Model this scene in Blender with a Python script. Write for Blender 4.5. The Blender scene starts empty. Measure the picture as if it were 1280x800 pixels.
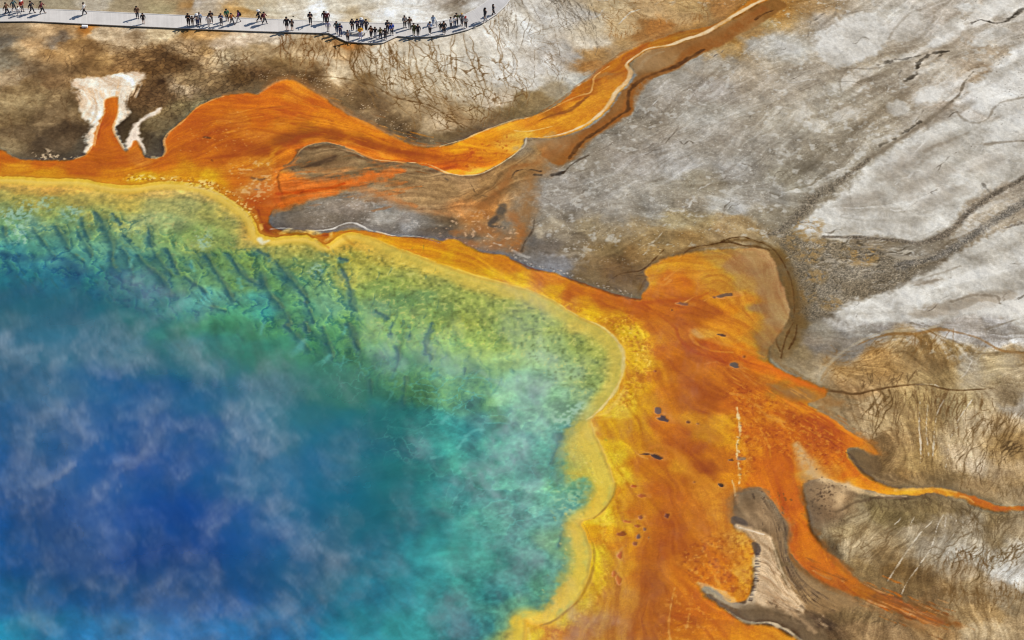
EXPO = 0.0; STEAM = 0.74
import numpy as np
# Aerial view of a hot spring: pool, microbial mats, runoff streams, sinter flats, boardwalk with visitors.
import bpy, bmesh, math, random, time
import numpy as np
from mathutils import Vector, Matrix

T0 = time.time()
random.seed(7)
RNG = np.random.default_rng(11)
scene = bpy.context.scene
COL = scene.collection
R = math.radians

# ------------------------------------------------------------------ survey
# Every outline below was surveyed on a 1280 x 800 aerial plate; plan() turns a plate
# reading into metres on the ground (or on a level plane z above it).
PITCH = R(46.0); HFOV = R(24.0); CAM_H = 173.0
FPX = 640.0 / math.tan(HFOV / 2)
CAM = np.array([0.0, -CAM_H * math.tan(PITCH), CAM_H])
FWD = np.array([0.0, math.sin(PITCH), -math.cos(PITCH)])
UPV = np.array([0.0, math.cos(PITCH), math.sin(PITCH)])

def plan(pts, z=0.0):
    p = np.atleast_2d(np.array(pts, float))
    a = (p[:, 0] - 640) / FPX; b = (400 - p[:, 1]) / FPX
    d = FWD[None] + a[:, None] * np.array([1.0, 0, 0])[None] + b[:, None] * UPV[None]
    t = (z - CAM[2]) / d[:, 2]
    return np.stack([CAM[0] + t * d[:, 0], CAM[1] + t * d[:, 1]], 1)

def plan1(x, y, z=0.0):
    q = plan([(x, y)], z)[0]; return float(q[0]), float(q[1])

M = 1 / 12.0            # metres per plate unit, mean

# ------------------------------------------------------------------ survey grid
DX = 0.105
X0, X1, Y0, Y1 = -69.0, 69.0, -50.0, 62.0
NX = int((X1 - X0) / DX) + 1; NY = int((Y1 - Y0) / DX) + 1
gx = X0 + DX * np.arange(NX); gy = Y0 + DX * np.arange(NY)
GX, GY = np.meshgrid(gx.astype(np.float32), gy.astype(np.float32))

# ------------------------------------------------------------------ noise
_tab = RNG.random((256, 256)).astype(np.float32)
def vnoise(x, y, seed=0):
    x = x + seed * 17.31; y = y + seed * 9.77
    xi = np.floor(x); yi = np.floor(y)
    fx = (x - xi).astype(np.float32); fy = (y - yi).astype(np.float32)
    fx = fx * fx * (3 - 2 * fx); fy = fy * fy * (3 - 2 * fy)
    xi = xi.astype(np.int32) & 255; yi = yi.astype(np.int32) & 255
    x2 = (xi + 1) & 255; y2 = (yi + 1) & 255
    a = _tab[yi, xi]; b = _tab[yi, x2]; c = _tab[y2, xi]; d = _tab[y2, x2]
    return (a + (b - a) * fx) + ((c + (d - c) * fx) - (a + (b - a) * fx)) * fy
def fbm(scale, octs=4, seed=0, x=None, y=None, gain=0.5):
    """-1..1 noise; scale in metres"""
    x = GX if x is None else x; y = GY if y is None else y
    s = 1.0; f = 1.0 / scale; out = 0; tot = 0
    ca, sa = 0.80, 0.60
    for k in range(octs):
        out = out + s * (vnoise(x * f, y * f, seed + k * 3.7) * 2 - 1)
        tot += s; s *= gain; f *= 2.03
        x, y = x * ca - y * sa, x * sa + y * ca
    return (out / tot * 1.6).astype(np.float32)
def voronoi(scale, seed=0, x=None, y=None):
    """F1, F2-F1 in cell units, and a random id per cell"""
    x = (GX if x is None else x) / scale; y = (GY if y is None else y) / scale
    xi = np.floor(x).astype(np.int32); yi = np.floor(y).astype(np.int32)
    f1 = np.full(x.shape, 9, np.float32); f2 = f1.copy()
    cid = np.zeros(x.shape, np.float32)
    for dj in (-1, 0, 1):
        for di in (-1, 0, 1):
            a = (xi + di + seed * 31) & 255; b = (yi + dj + seed * 57) & 255
            px = xi + di + _tab[b, a]; py = yi + dj + _tab[a, (b + 91) & 255]
            d = np.hypot(px - x, py - y).astype(np.float32)
            m = d < f1
            f2 = np.where(m, f1, np.minimum(f2, d))
            cid = np.where(m, _tab[(a + 13) & 255, b], cid)
            f1 = np.where(m, d, f1)
    return f1, f2 - f1, cid
def sstep(a, b, x):
    t = np.clip((x - a) / (b - a), 0, 1); return t * t * (3 - 2 * t)

# ------------------------------------------------------------------ outlines -> fields
def spline(p, closed=False, n=6):
    p = np.array(p, float)
    if len(p) < 3: return p
    q = np.vstack([p[-1], p, p[0], p[1]]) if closed else np.vstack([2 * p[0] - p[1], p, 2 * p[-1] - p[-2]])
    out = []
    m = len(p) if closed else len(p) - 1
    for i in range(m):
        a, b, c, d = q[i], q[i + 1], q[i + 2], q[i + 3]
        for t in np.arange(n) / n:
            out.append(0.5 * (2 * b + (c - a) * t + (2 * a - 5 * b + 4 * c - d) * t * t + (3 * b - a - 3 * c + d) * t ** 3))
    if not closed: out.append(p[-1])
    return np.array(out)
def win(x0, y0, x1, y1):
    i0 = max(0, int((x0 - X0) / DX)); i1 = min(NX, int((x1 - X0) / DX) + 2)
    j0 = max(0, int((y0 - Y0) / DX)); j1 = min(NY, int((y1 - Y0) / DX) + 2)
    return i0, i1, j0, j1
def seg_dist(P, reach, W=None, width=None):
    """distance to a polyline (world) inside a window, and width interpolated along it"""
    i0, i1, j0, j1 = W
    D = np.full((j1 - j0, i1 - i0), 1e3, np.float32); WD = np.zeros_like(D)
    for k in range(len(P) - 1):
        a, b = P[k], P[k + 1]
        p0, p1, q0, q1 = win(min(a[0], b[0]) - reach, min(a[1], b[1]) - reach, max(a[0], b[0]) + reach, max(a[1], b[1]) + reach)
        p0 = max(p0, i0); p1 = min(p1, i1); q0 = max(q0, j0); q1 = min(q1, j1)
        if p1 <= p0 or q1 <= q0: continue
        x = GX[q0:q1, p0:p1]; y = GY[q0:q1, p0:p1]
        ex, ey = b[0] - a[0], b[1] - a[1]; L = ex * ex + ey * ey + 1e-9
        t = np.clip(((x - a[0]) * ex + (y - a[1]) * ey) / L, 0, 1)
        d = np.hypot(x - a[0] - t * ex, y - a[1] - t * ey)
        s = (slice(q0 - j0, q1 - j0), slice(p0 - i0, p1 - i0))
        m = d < D[s]
        D[s] = np.where(m, d, D[s])
        if width is not None: WD[s] = np.where(m, width[k] + (width[k + 1] - width[k]) * t, WD[s])
    return D, WD
def inside(P, W):
    i0, i1, j0, j1 = W
    par = np.zeros((j1 - j0, i1 - i0 + 1), np.int32)
    n = len(P)
    for k in range(n):
        a, b = P[k], P[(k + 1) % n]
        if a[1] == b[1]: continue
        lo, hi = (a, b) if a[1] < b[1] else (b, a)
        r0 = max(j0, int(math.ceil((lo[1] - Y0) / DX))); r1 = min(j1 - 1, int(math.ceil((hi[1] - Y0) / DX)) - 1)
        if r1 < r0: continue
        rows = np.arange(r0, r1 + 1)
        xs = lo[0] + (hi[0] - lo[0]) * ((Y0 + rows * DX) - lo[1]) / (hi[1] - lo[1])
        c = np.clip(np.ceil((xs - X0) / DX).astype(int) - i0, 0, i1 - i0)
        np.add.at(par, (rows - j0, c), 1)
    return (np.cumsum(par, 1)[:, :-1] & 1).astype(bool)
def sdf(pts, reach, raw=False):
    """window and signed distance in metres (negative inside), clipped at reach"""
    P = plan(pts if raw else spline(pts, True))
    W = win(P[:, 0].min() - reach, P[:, 1].min() - reach, P[:, 0].max() + reach, P[:, 1].max() + reach)
    D, _ = seg_dist(np.vstack([P, P[:1]]), reach, W)
    D = np.minimum(D, reach)
    return W, np.where(inside(P, W), -D, D)
def sl(W): return (slice(W[2], W[3]), slice(W[0], W[1]))

# shared noises
N_w1 = fbm(3.0, 5, 1)        # for ragged outlines
N_w2 = fbm(3.0, 5, 5)
N_big = fbm(9.0, 5, 9)
N_fine = fbm(0.55, 3, 13)
N_mid = fbm(1.6, 4, 17)
N_brk = fbm(1.1, 4, 19, gain=.65)
GRAIN = (RNG.random((NY, NX)).astype(np.float32) - 0.5) * 2

# ------------------------------------------------------------------ mineral colour canvas (sRGB 0..255 of the minerals)
def interp(cps, coarse=5, p=2.0, soft=10 * M, warp=10 * M):
    """smooth field through surveyed samples (x, y, r, g, b ...)"""
    c = np.array(cps, float); q = plan(c[:, :2])
    xs = GX[::coarse, ::coarse]; ys = GY[::coarse, ::coarse]
    num = np.zeros(xs.shape + (c.shape[1] - 2,), np.float32); den = np.zeros(xs.shape, np.float32)
    for k in range(len(c)):
        w = 1.0 / ((xs - q[k, 0]) ** 2 + ((ys - q[k, 1]) * 1.25) ** 2 + soft * soft) ** p
        num += w[..., None] * c[k, 2:]; den += w
    f = num / den[..., None]
    gxw = (np.arange(NX)[None] + warp / DX * (N_w1 + .28 * N_mid)) / coarse; gyw = (np.arange(NY)[:, None] + warp / DX * (N_w2 + .22 * N_fine)) / coarse
    gxw = np.clip(gxw, 0, xs.shape[1] - 1.001); gyw = np.clip(gyw, 0, xs.shape[0] - 1.001)
    i = gxw.astype(np.int32); j = gyw.astype(np.int32); fx = (gxw - i)[..., None].astype(np.float32); fy = (gyw - j)[..., None].astype(np.float32)
    a = f[j, i] * (1 - fx) + f[j, i + 1] * fx; b = f[j + 1, i] * (1 - fx) + f[j + 1, i + 1] * fx
    return a * (1 - fy) + b * fy
CAN = None                              # set below
Z = np.zeros((NY, NX), np.float32)      # relief in metres
WET = np.zeros((NY, NX), np.float32)    # 1 where a film of water covers the mat
def over(W, a, col):
    s = sl(W); a = np.clip(a, 0, 1)[..., None]
    c = col[s] if (isinstance(col, np.ndarray) and col.ndim == 3) else np.array(col, np.float32)
    CAN[s] = CAN[s] * (1 - a) + c * a
def fill(pts, col, soft=2.0, rag=2.0, alpha=1.0, wet=None, dz=0.0, noise=None, raw=False):
    reach = (soft + rag * 2) * M + 0.4
    W, d = sdf(pts, reach, raw)
    n = (N_w1 if noise is None else noise)[sl(W)] * 0.6 + N_fine[sl(W)] * 0.35
    d = d + n * rag * M
    a = sstep(soft * M, -soft * M, d) * alpha
    over(W, a, col)
    if wet is not None: WET[sl(W)] = WET[sl(W)] * (1 - a) + wet * a
    if dz: Z[sl(W)] += dz * a
    return W, a
def stroke(pts, w, col, alpha=1.0, soft=0.5, rag=0.6, dz=0.0, wet=None, curve=True, n=5, noise=None, brk=0.35):
    P = spline(pts, False, n) if curve else np.array(pts, float)
    ww = np.interp(np.linspace(0, 1, len(P)), np.linspace(0, 1, np.size(w)), np.atleast_1d(np.array(w, float))) * M / 2
    P = plan(P); reach = ww.max() * (1 + soft) + rag * M * 2 + 0.15
    W = win(P[:, 0].min() - reach, P[:, 1].min() - reach, P[:, 0].max() + reach, P[:, 1].max() + reach)
    if W[1] <= W[0] or W[3] <= W[2]: return
    D, WD = seg_dist(P, reach, W, ww)
    n_ = (N_w2 if noise is None else noise)[sl(W)] * 0.5 + N_fine[sl(W)] * 0.5
    D = D + n_ * rag * M
    a = sstep(WD * (1 + soft) + 0.02, WD * (1 - soft) - 0.02, D) * alpha
    a = np.where(WD > 0, a, 0)
    if brk: a = a * (1 - brk + brk * sstep(-.45, .35, N_brk[sl(W)]))
    if col is not None: over(W, a, col)
    if dz: Z[sl(W)] += dz * a
    if wet is not None: WET[sl(W)] = WET[sl(W)] * (1 - a) + wet * a
    return W, a
# ------------------------------------------------------------------ base land colours
LAND = [
# strip beyond the boardwalk
(20,5,165,148,125),(80,5,160,145,118),(120,8,178,165,145),(150,8,160,142,112),(200,10,165,148,112),(236,5,165,125,75),(246,5,190,178,165),(262,8,192,175,152),(300,12,180,140,85),(320,5,192,172,138),(340,10,204,190,164),(370,10,212,200,180),(396,10,240,237,232),(402,18,240,237,232),(412,8,218,208,190),(430,12,202,182,150),(450,22,200,178,142),(465,8,210,198,178),(475,12,230,225,218),(490,18,234,230,224),(505,8,238,234,228),(520,16,236,232,226),(535,8,228,222,214),(545,18,236,231,224),(560,10,158,145,128),(568,4,138,122,105),(578,10,190,182,172),(590,8,205,200,194),(605,2,200,194,188),
(20,-40,160,145,122),(300,-40,190,172,142),(560,-40,210,202,192),(800,-40,195,165,125),(1000,-30,175,160,140),(1200,-30,205,196,186),
# brown apron
(20,40,148,125,95),(8,52,112,100,84),(60,40,200,165,122),(45,52,196,158,112),(75,50,150,130,108),(90,36,188,150,105),(108,36,172,112,50),(100,52,160,120,72),(130,40,190,165,132),(160,42,188,160,125),(165,34,205,188,165),(200,40,190,165,128),(250,42,178,135,82),(225,60,168,138,100),(240,38,176,132,76),(300,50,206,182,154),(280,56,200,175,145),(30,62,175,145,105),(70,62,150,112,68),(100,65,168,128,80),(20,90,140,115,85),(8,70,125,110,88),(60,100,116,86,54),(40,112,142,114,76),(35,122,156,130,90),(10,150,140,115,78),(60,150,138,112,78),(80,172,92,72,50),(50,180,90,72,52),(100,182,84,70,52),(30,170,118,95,66),(15,182,128,105,72),(190,68,132,98,60),(150,80,140,104,64),(130,75,160,122,74),(220,78,105,75,42),(200,85,112,80,45),(200,110,112,82,50),(205,120,92,66,40),(240,100,145,116,78),(230,110,158,132,100),(262,60,168,132,86),(240,58,185,150,108),(290,70,188,164,128),(300,100,105,76,42),(270,108,125,98,64),(230,130,134,114,76),(200,160,118,98,66),(190,182,92,76,54),(200,185,84,70,52),(150,160,78,62,42),(180,120,100,72,44),(160,110,110,84,54),
(320,62,190,160,118),(340,45,205,185,160),(350,80,135,105,65),(340,100,112,82,48),(330,95,110,80,48),(320,110,118,92,60),(392,60,182,152,112),(402,75,196,172,138),(385,80,170,135,90),(380,98,108,78,44),(420,110,122,92,58),(440,125,122,94,60),(460,140,126,98,66),(480,150,120,94,62),(500,160,112,88,58),(520,172,100,78,52),(432,85,196,172,138),(450,98,152,122,82),(430,60,200,165,120),(440,55,180,120,60),
(500,100,208,188,158),(460,80,205,185,155),(520,80,217,203,180),(480,66,217,203,182),(560,62,220,208,190),(600,70,217,207,192),(560,108,208,190,162),(600,110,202,186,162),(500,138,175,146,106),(540,160,184,158,122),(518,164,150,120,80),(550,155,196,170,135),(570,150,164,132,92),(600,140,176,150,112),(620,120,198,178,152),(560,172,112,88,56),(585,168,108,84,54),(620,145,128,100,64),
(660,40,212,205,195),(640,20,206,196,182),(640,90,213,204,192),(620,40,216,206,192),(700,60,190,181,170),(717,70,178,168,157),(680,20,206,199,190),(740,50,205,190,168),(745,30,198,180,152),(770,30,196,168,126),(720,20,196,187,176),(720,100,196,188,175),(700,112,170,152,124),(690,90,208,200,190),(660,128,146,120,80),(650,140,128,104,66),(680,122,150,124,84),(670,108,200,190,176),(800,15,198,164,118),(850,20,188,152,104),(820,35,168,112,55),(780,50,176,140,92),(870,10,182,148,98),(900,10,172,122,68),(760,10,196,172,134),(800,40,160,112,60),(740,70,170,130,80),(740,80,160,112,60),
(812,68,168,128,78),(830,64,160,118,66),(860,60,158,112,58),(900,45,158,112,52),(885,52,150,104,48),(940,20,140,88,28),(962,10,165,114,50),(800,82,150,122,84),(815,75,150,118,78),(950,14,120,75,22),(960,26,190,160,110),(935,35,172,134,84),(900,58,176,142,92),
# grey plain
(840,95,158,147,133),(800,100,155,144,130),(870,75,165,154,140),(900,80,166,154,138),(950,50,168,158,144),(800,130,152,140,125),(880,110,178,168,158),(830,110,172,162,150),(760,170,150,139,125),(720,192,142,130,114),(690,230,148,138,126),(700,250,148,138,126),(750,230,154,146,135),(720,225,150,140,128),(838,213,185,178,170),(800,200,158,148,137),(900,170,166,156,143),(880,140,172,164,152),(870,230,150,138,118),(920,215,154,146,136),(925,260,182,176,168),(910,262,178,172,162),(960,180,160,150,136),(1000,150,166,154,136),(1050,120,170,158,140),(1000,100,166,153,136),(978,57,192,186,176),(1030,190,156,144,126),(1060,170,166,154,136),(990,222,148,138,120),(1010,210,140,130,114),(960,270,150,138,118),(955,240,156,148,136),(850,272,158,140,106),(880,282,166,142,100),(860,250,160,148,130),(820,300,148,122,82),(760,312,128,104,68),(780,335,112,84,52),(830,316,158,126,78),(790,320,138,106,64),(860,300,150,118,72),(900,292,160,132,92),(930,280,166,140,100),(700,270,146,134,118),(735,285,160,142,112),(690,310,118,106,94),(670,300,104,94,84),(660,280,120,108,92),(720,310,128,112,90),(700,330,132,126,122),(740,340,120,96,64),(690,285,166,150,126),(810,260,150,142,130),(770,262,148,138,124),
(560,235,146,122,90),(520,225,140,118,88),(500,235,138,112,78),(580,230,150,124,92),(600,240,138,108,72),(620,225,140,112,76),(640,205,134,106,70),(660,185,146,122,90),(690,180,152,118,74),(650,178,158,134,100),(400,195,124,104,78),(440,200,136,116,88),(460,210,120,98,70),(420,210,138,116,88),(480,245,160,136,108),(505,240,172,142,108),(540,245,150,126,94),(600,262,176,126,72),(585,258,190,140,90),
(440,262,132,118,104),(400,272,126,112,96),(370,275,112,98,82),(350,280,104,92,80),(480,268,166,158,148),(455,255,144,128,112),(510,275,150,140,130),(515,282,160,154,148),(535,280,118,108,96),(545,285,96,80,64),(560,275,110,90,68),(490,285,140,130,118),
# right side
(1040,40,180,168,154),(1150,30,192,182,170),(1180,60,178,164,146),(1170,20,184,172,158),(1130,20,196,188,176),(1100,85,178,164,144),(1120,100,180,166,148),(1080,100,172,158,140),(1110,130,172,158,138),(1090,150,168,154,134),(1180,90,192,180,164),(1210,110,188,176,162),(1240,60,178,160,138),(1250,80,192,178,160),(1230,90,168,148,124),(1260,50,206,198,188),(1270,30,200,190,178),(1180,130,176,160,142),(1140,150,170,156,138),(1190,115,196,186,174),(1220,125,205,196,186),(1260,110,212,206,198),(1270,90,210,203,195),(1200,150,188,178,166),(1240,140,200,190,178),(1260,155,214,208,200),(1230,180,196,186,174),(1250,190,172,158,142),(1275,185,190,178,164),
(1040,270,160,148,130),(1080,310,148,132,110),(1040,320,140,124,100),(1010,300,150,128,92),(1000,330,118,104,82),(1020,350,112,98,76),(1010,370,104,90,68),(1050,360,128,114,94),(1060,340,138,126,108),(1100,340,140,130,116),(1130,330,128,118,104),(1000,385,100,84,60),(1030,390,118,106,90),(985,320,125,98,56),(995,360,122,94,52),(1000,400,118,94,58),(985,430,128,104,66),(1000,440,140,118,84),(1015,425,146,130,110),(1030,410,144,133,116),(1030,435,124,112,98),(1060,410,150,142,132),(1100,405,164,154,144),(1060,425,152,140,126),(1150,405,176,166,156),(1200,405,184,174,164),(1250,410,178,170,162),(1240,425,160,150,140),(1270,425,184,176,166),(1270,440,160,140,112),(1200,420,170,160,150),(1010,465,150,128,96),(1030,470,172,150,118),
(1190,390,162,146,126),(1170,395,178,166,150),(1230,375,170,156,138),(1250,385,176,162,146),(1210,385,158,142,122),
# lower right sinter fans
(1090,445,168,128,76),(1060,465,176,138,86),(1100,460,160,122,72),(1140,440,160,128,82),(1130,430,170,140,96),(1180,450,156,124,78),(1200,440,158,130,86),(1160,430,160,126,78),(1170,470,166,138,92),(1240,465,180,156,114),(1250,455,184,160,120),(1270,445,158,124,78),(1210,460,170,154,130),(1270,470,182,160,126),(1280,505,178,164,146),(1260,490,158,136,104),(1070,488,160,124,80),(1050,505,148,122,86),(1030,500,158,124,78),(1080,505,172,144,104),(1090,520,192,162,118),(1110,530,188,158,112),(1070,515,168,138,98),(1085,545,196,166,124),(1120,505,176,144,96),(1080,565,132,100,60),(1110,555,140,108,68),(1150,500,172,142,92),(1150,530,172,140,90),(1200,510,170,146,104),(1190,540,186,160,120),(1220,530,196,172,136),(1200,560,200,174,138),(1250,530,182,152,110),(1260,555,158,126,80),(1280,560,150,118,74),(1150,575,168,136,86),(1130,590,150,116,70),(1220,575,204,180,148),(1250,590,182,154,116),(1275,600,168,138,96),(1090,585,124,96,60),(1110,600,130,102,66),(1180,600,138,112,74),(1230,608,156,126,86),(1270,615,160,134,98),
(1070,640,150,128,94),(1100,640,118,98,62),(1130,640,112,92,58),(1060,665,152,128,90),(1150,660,156,136,106),(1170,670,176,162,142),(1200,650,164,146,120),(1190,690,180,168,150),(1210,675,172,156,132),(1160,630,120,98,62),(1190,625,140,116,80),(1240,640,130,106,70),(1270,650,160,138,106),(1240,670,150,128,94),(1270,690,180,168,150),(1250,715,192,184,172),(1270,725,188,180,168),(1230,700,184,174,158),(1080,690,176,152,116),(1060,690,166,142,106),(1100,700,150,122,82),(1120,712,128,98,58),(1080,715,138,110,70),(1150,730,128,100,62),(1170,740,138,108,70),(1200,720,156,132,100),(1210,745,150,122,84),(1250,745,160,138,108),(1270,755,150,126,92),(1150,765,136,94,52),(1180,785,158,122,78),(1230,770,160,128,84),(1230,792,184,158,120),(1270,780,164,136,98),(1100,765,150,120,80),(1070,762,136,108,70),(1050,770,118,92,60),(1030,780,84,64,46),(1010,780,90,68,48),(1000,795,96,72,44),(1080,792,148,116,78),(1120,790,152,120,82),(1040,795,110,84,56),(1030,620,150,118,82),(1020,640,112,88,62),(1030,660,120,98,70),(1040,690,110,88,58),
(1100,860,150,120,80),(1250,870,165,138,98),(950,850,170,110,50),
]
CAN = interp(LAND, coarse=4, p=2.0, soft=8 * M, warp=12 * M)

# ------------------------------------------------------------------ flow-aligned streaks (line integral of noise along surveyed flow directions)
FLOW = [(40,60,1,.15),(150,60,1,-.1),(250,60,1,.2),(60,120,1,.2),(250,110,.5,1),(200,170,.4,-1),(200,10,1,.05),(400,10,1,-.1),(500,10,1,-.15),(560,10,1,-.3),
(440,60,.3,1),(480,80,.5,1),(520,60,.4,1),(560,70,.3,1),(600,60,.45,1),(640,40,.5,1),(520,120,.9,.45),(560,150,.8,.6),(600,120,.35,1),(640,100,.3,1),(450,120,.8,.6),(700,30,.9,.6),(720,60,.4,1),(660,70,.5,.9),
(790,20,1,.25),(850,20,1,-.1),(800,45,1,-.4),(740,90,.9,-.6),(900,30,1,-.45),(840,60,1,-.35),(800,80,.8,-.7),(700,150,.85,-.5),(640,160,1,-.3),(580,190,1,.1),(520,190,1,.25),(450,165,1,.2),(400,150,1,.35),(340,130,1,.2),(280,140,1,-.1),(230,170,1,-.5),(130,150,-.15,1),(100,210,1,.02),(250,220,1,.05),(330,200,1,-.4),(400,170,1,.02),
(400,235,1,-.15),(460,225,1,-.15),(420,215,1,-.2),(500,230,1,.2),(560,230,1,.05),(620,240,.7,-.8),(660,260,.1,1),(690,190,.8,-.6),(450,262,1,-.15),(540,280,1,.2),
(700,240,1,-.5),(800,200,1,-.6),(900,120,1,-.7),(980,180,.8,-.8),(1050,120,1,-.5),(1100,60,1,-.4),(1200,60,1,-.6),(1150,140,1,-.7),(1250,150,1,-.5),(1100,220,1,-.7),(1200,220,1,-.5),(1100,290,1,.1),(1200,300,1,-.5),(1120,350,1,-.4),(1220,370,1,-.3),(1100,400,1,-.1),(1200,420,1,.2),(850,280,1,.3),(780,310,1,-.5),(930,280,1,.4),(1000,340,.3,1),
(700,345,1,.35),(600,320,1,.28),(760,375,1,.35),(800,420,.6,1),(840,390,1,.3),(880,340,1,-.2),(930,350,.4,1),(860,450,.8,.8),(900,470,1,.6),(840,480,.6,.9),(960,490,1,.55),(1000,530,1,.6),(1040,560,.8,.9),(960,540,.5,1),(930,560,.1,1),(880,545,1,.4),(850,580,.7,.8),(820,620,.3,1),(800,560,.7,.8),(860,640,.3,1),(810,700,.2,1),(880,720,.6,.8),(780,760,-.3,1),(860,780,1,.4),(930,790,1,.3),(900,660,.2,1),(985,600,.25,1),(980,680,.25,1),(1010,710,.6,.8),(1070,735,.9,.5),(1140,765,1,.35),(1120,614,1,.02),(1220,622,1,.35),
(960,700,.5,1),(980,740,.6,.8),(1000,780,.7,.7),(1050,620,.3,1),
(1100,440,1,-.35),(1180,440,.3,1),(1150,460,.5,.8),(1250,450,1,-.3),(1100,520,.25,1),(1150,520,.03,1),(1200,540,-.12,1),(1250,540,-.4,1),(1120,580,-.5,.8),(1160,580,.02,1),(1230,590,-.3,1),(1090,650,-.9,.6),(1140,670,-.7,.8),(1180,680,-.5,.9),(1230,680,-.6,.8),(1260,720,-.7,.7),(1080,700,-.8,.7),(1150,735,-.3,1),(1220,740,-.2,1),(1080,770,-.7,.8),(1180,785,.1,1),(1250,780,0,1),(1030,780,.7,.6),
(740,560,.3,1),(735,690,.1,1),(100,300,.45,1),(300,330,.6,1),(400,360,.5,1),(600,400,.2,1),(700,440,.1,1),(300,600,.4,1),(500,600,1,-.2),(600,650,1,-.1)]
_f = [(x, y, dx, -dy * 1.42) for x, y, dx, dy in FLOW]
VF = interp(_f, coarse=10, p=2.0, soft=12 * M, warp=0)
_l = np.hypot(VF[..., 0], VF[..., 1]) + 1e-6
VX = (VF[..., 0] / _l).astype(np.float32); VY = (VF[..., 1] / _l).astype(np.float32)
def streaks(src, steps, step, wig=0.0):
    acc = src.copy()
    I0, J0 = np.meshgrid(np.arange(NX, dtype=np.float32), np.arange(NY, dtype=np.float32))
    for sgn in (1, -1):
        x = I0.copy(); y = J0.copy()
        for k in range(steps):
            i = np.clip(x, 0, NX - 1).astype(np.int32); j = np.clip(y, 0, NY - 1).astype(np.int32)
            vx = VX[j, i]; vy = VY[j, i]
            if wig:
                w = wig * N_mid[j, i]; vx, vy = vx - w * vy, vy + w * vx
            x += sgn * step * vx; y += sgn * step * vy
            i = np.clip(x, 0, NX - 1).astype(np.int32); j = np.clip(y, 0, NY - 1).astype(np.int32)
            acc += src[j, i]
    acc -= acc.mean(); return (acc / (acc.std() + 1e-6)).astype(np.float32)
L_fine = streaks(GRAIN, 11, 1.5, 0.5)
L_mid = streaks(fbm(0.5, 2, 41), 12, 3.0, 0.6)
L_big = streaks(fbm(1.3, 3, 47), 12, 7.0, 0.35)

def tint(W, a, k):
    """multiply mineral tone inside a window"""
    s = sl(W); CAN[s] *= (1 + np.asarray(a, np.float32)[..., None] * np.asarray(k, np.float32))
ALL = (0, NX, 0, NY)

# weathering of the dry ground: clouds of tone, crusty cells, speckle
tint(ALL, N_mid, (.055, .06, .07)); tint(ALL, N_big, (.035, .04, .05))
N_hi = fbm(.36, 3, 23, gain=.7); N_blot = fbm(2.2, 6, 27, gain=.68)
tint(ALL, np.clip(L_mid, -2, 2), (.018, .021, .026)); tint(ALL, np.clip(L_fine, -2.2, 2.2), (.012, .014, .016)); tint(ALL, L_big, (.016, .020, .026))
tint(ALL, N_hi, (.05, .054, .058)); tint(ALL, N_blot, (.07, .08, .092)); tint(ALL, GRAIN, (.018, .018, .018))
vx = GX + .35 * N_w1 + .12 * N_fine; vy = GY * 0.9 + .35 * N_w2 + .12 * N_fine
v1, ve, vid = voronoi(1.15, 3, vx, vy)
crack = sstep(.11, .0, ve)

def zone(pts, soft=25):
    P = plan(spline(pts, True)); reach = soft * M * 1.2
    W = win(P[:, 0].min() - reach, P[:, 1].min() - reach, P[:, 0].max() + reach, P[:, 1].max() + reach)
    D, _ = seg_dist(np.vstack([P, P[:1]]), reach, W)
    D = np.where(inside(P, W), -np.minimum(D, reach), np.minimum(D, reach))
    return W, sstep(soft * M, -soft * M, D + N_w1[sl(W)] * soft * M * .5)

# brown apron under the boardwalk: mottled mats and dark dendrites
W, a = zone([(-40,35),(330,45),(430,60),(470,120),(540,178),(430,160),(330,105),(240,135),(200,195),(110,185),(-40,190)], 12)
tint(W, a * N_w2[sl(W)], (.20, .23, .27)); tint(W, a * crack[sl(W)] * sstep(-.2, .6, N_brk[sl(W)]), (-.10, -.12, -.14)); tint(W, a * N_blot[sl(W)], (.12, .14, .17)); tint(W, a * (vid[sl(W)] - .5), (.04, .04, .04))
v1b, veb, vidb = voronoi(.62, 8, GX + .3 * N_w2 + .1 * N_fine, GY * .8 + .3 * N_w1)
W, a = zone([(150,60),(260,55),(330,90),(300,115),(240,135),(190,150),(150,110)], 14)
tint(W, a * sstep(.2, 0, veb[sl(W)]), (-.17, -.19, -.21)); tint(W, a * (vidb[sl(W)] - .5), (.18, .19, .20))
W, a = zone([(320,90),(400,95),(470,130),(540,175),(480,165),(400,120),(340,104)], 8)
sp = (GRAIN[sl(W)] > .93) & (N_mid[sl(W)] > -.1)
over(W, a * sp * .75, (205, 175, 140))
W, a = zone([(560,0),(1290,-10),(1290,420),(1040,400),(960,300),(800,330),(700,320),(660,250),(740,170),(960,20)], 12)
tint(W, a * N_w1[sl(W)], (.075, .078, .085)); tint(W, a * np.clip(L_mid[sl(W)], -1, 2), (.02, .022, .025))
sp = (GRAIN[sl(W)] > .965); over(W, a * sp * .35, (215, 208, 196))
sp = sstep(.45, .95, fbm(.8, 4, 71)[sl(W)] + .35 * N_w2[sl(W)]); over(W, a * sp * .45, (205, 199, 190))
W, a = zone([(650,130),(690,125),(640,150),(600,165),(640,140)], 8)

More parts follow.
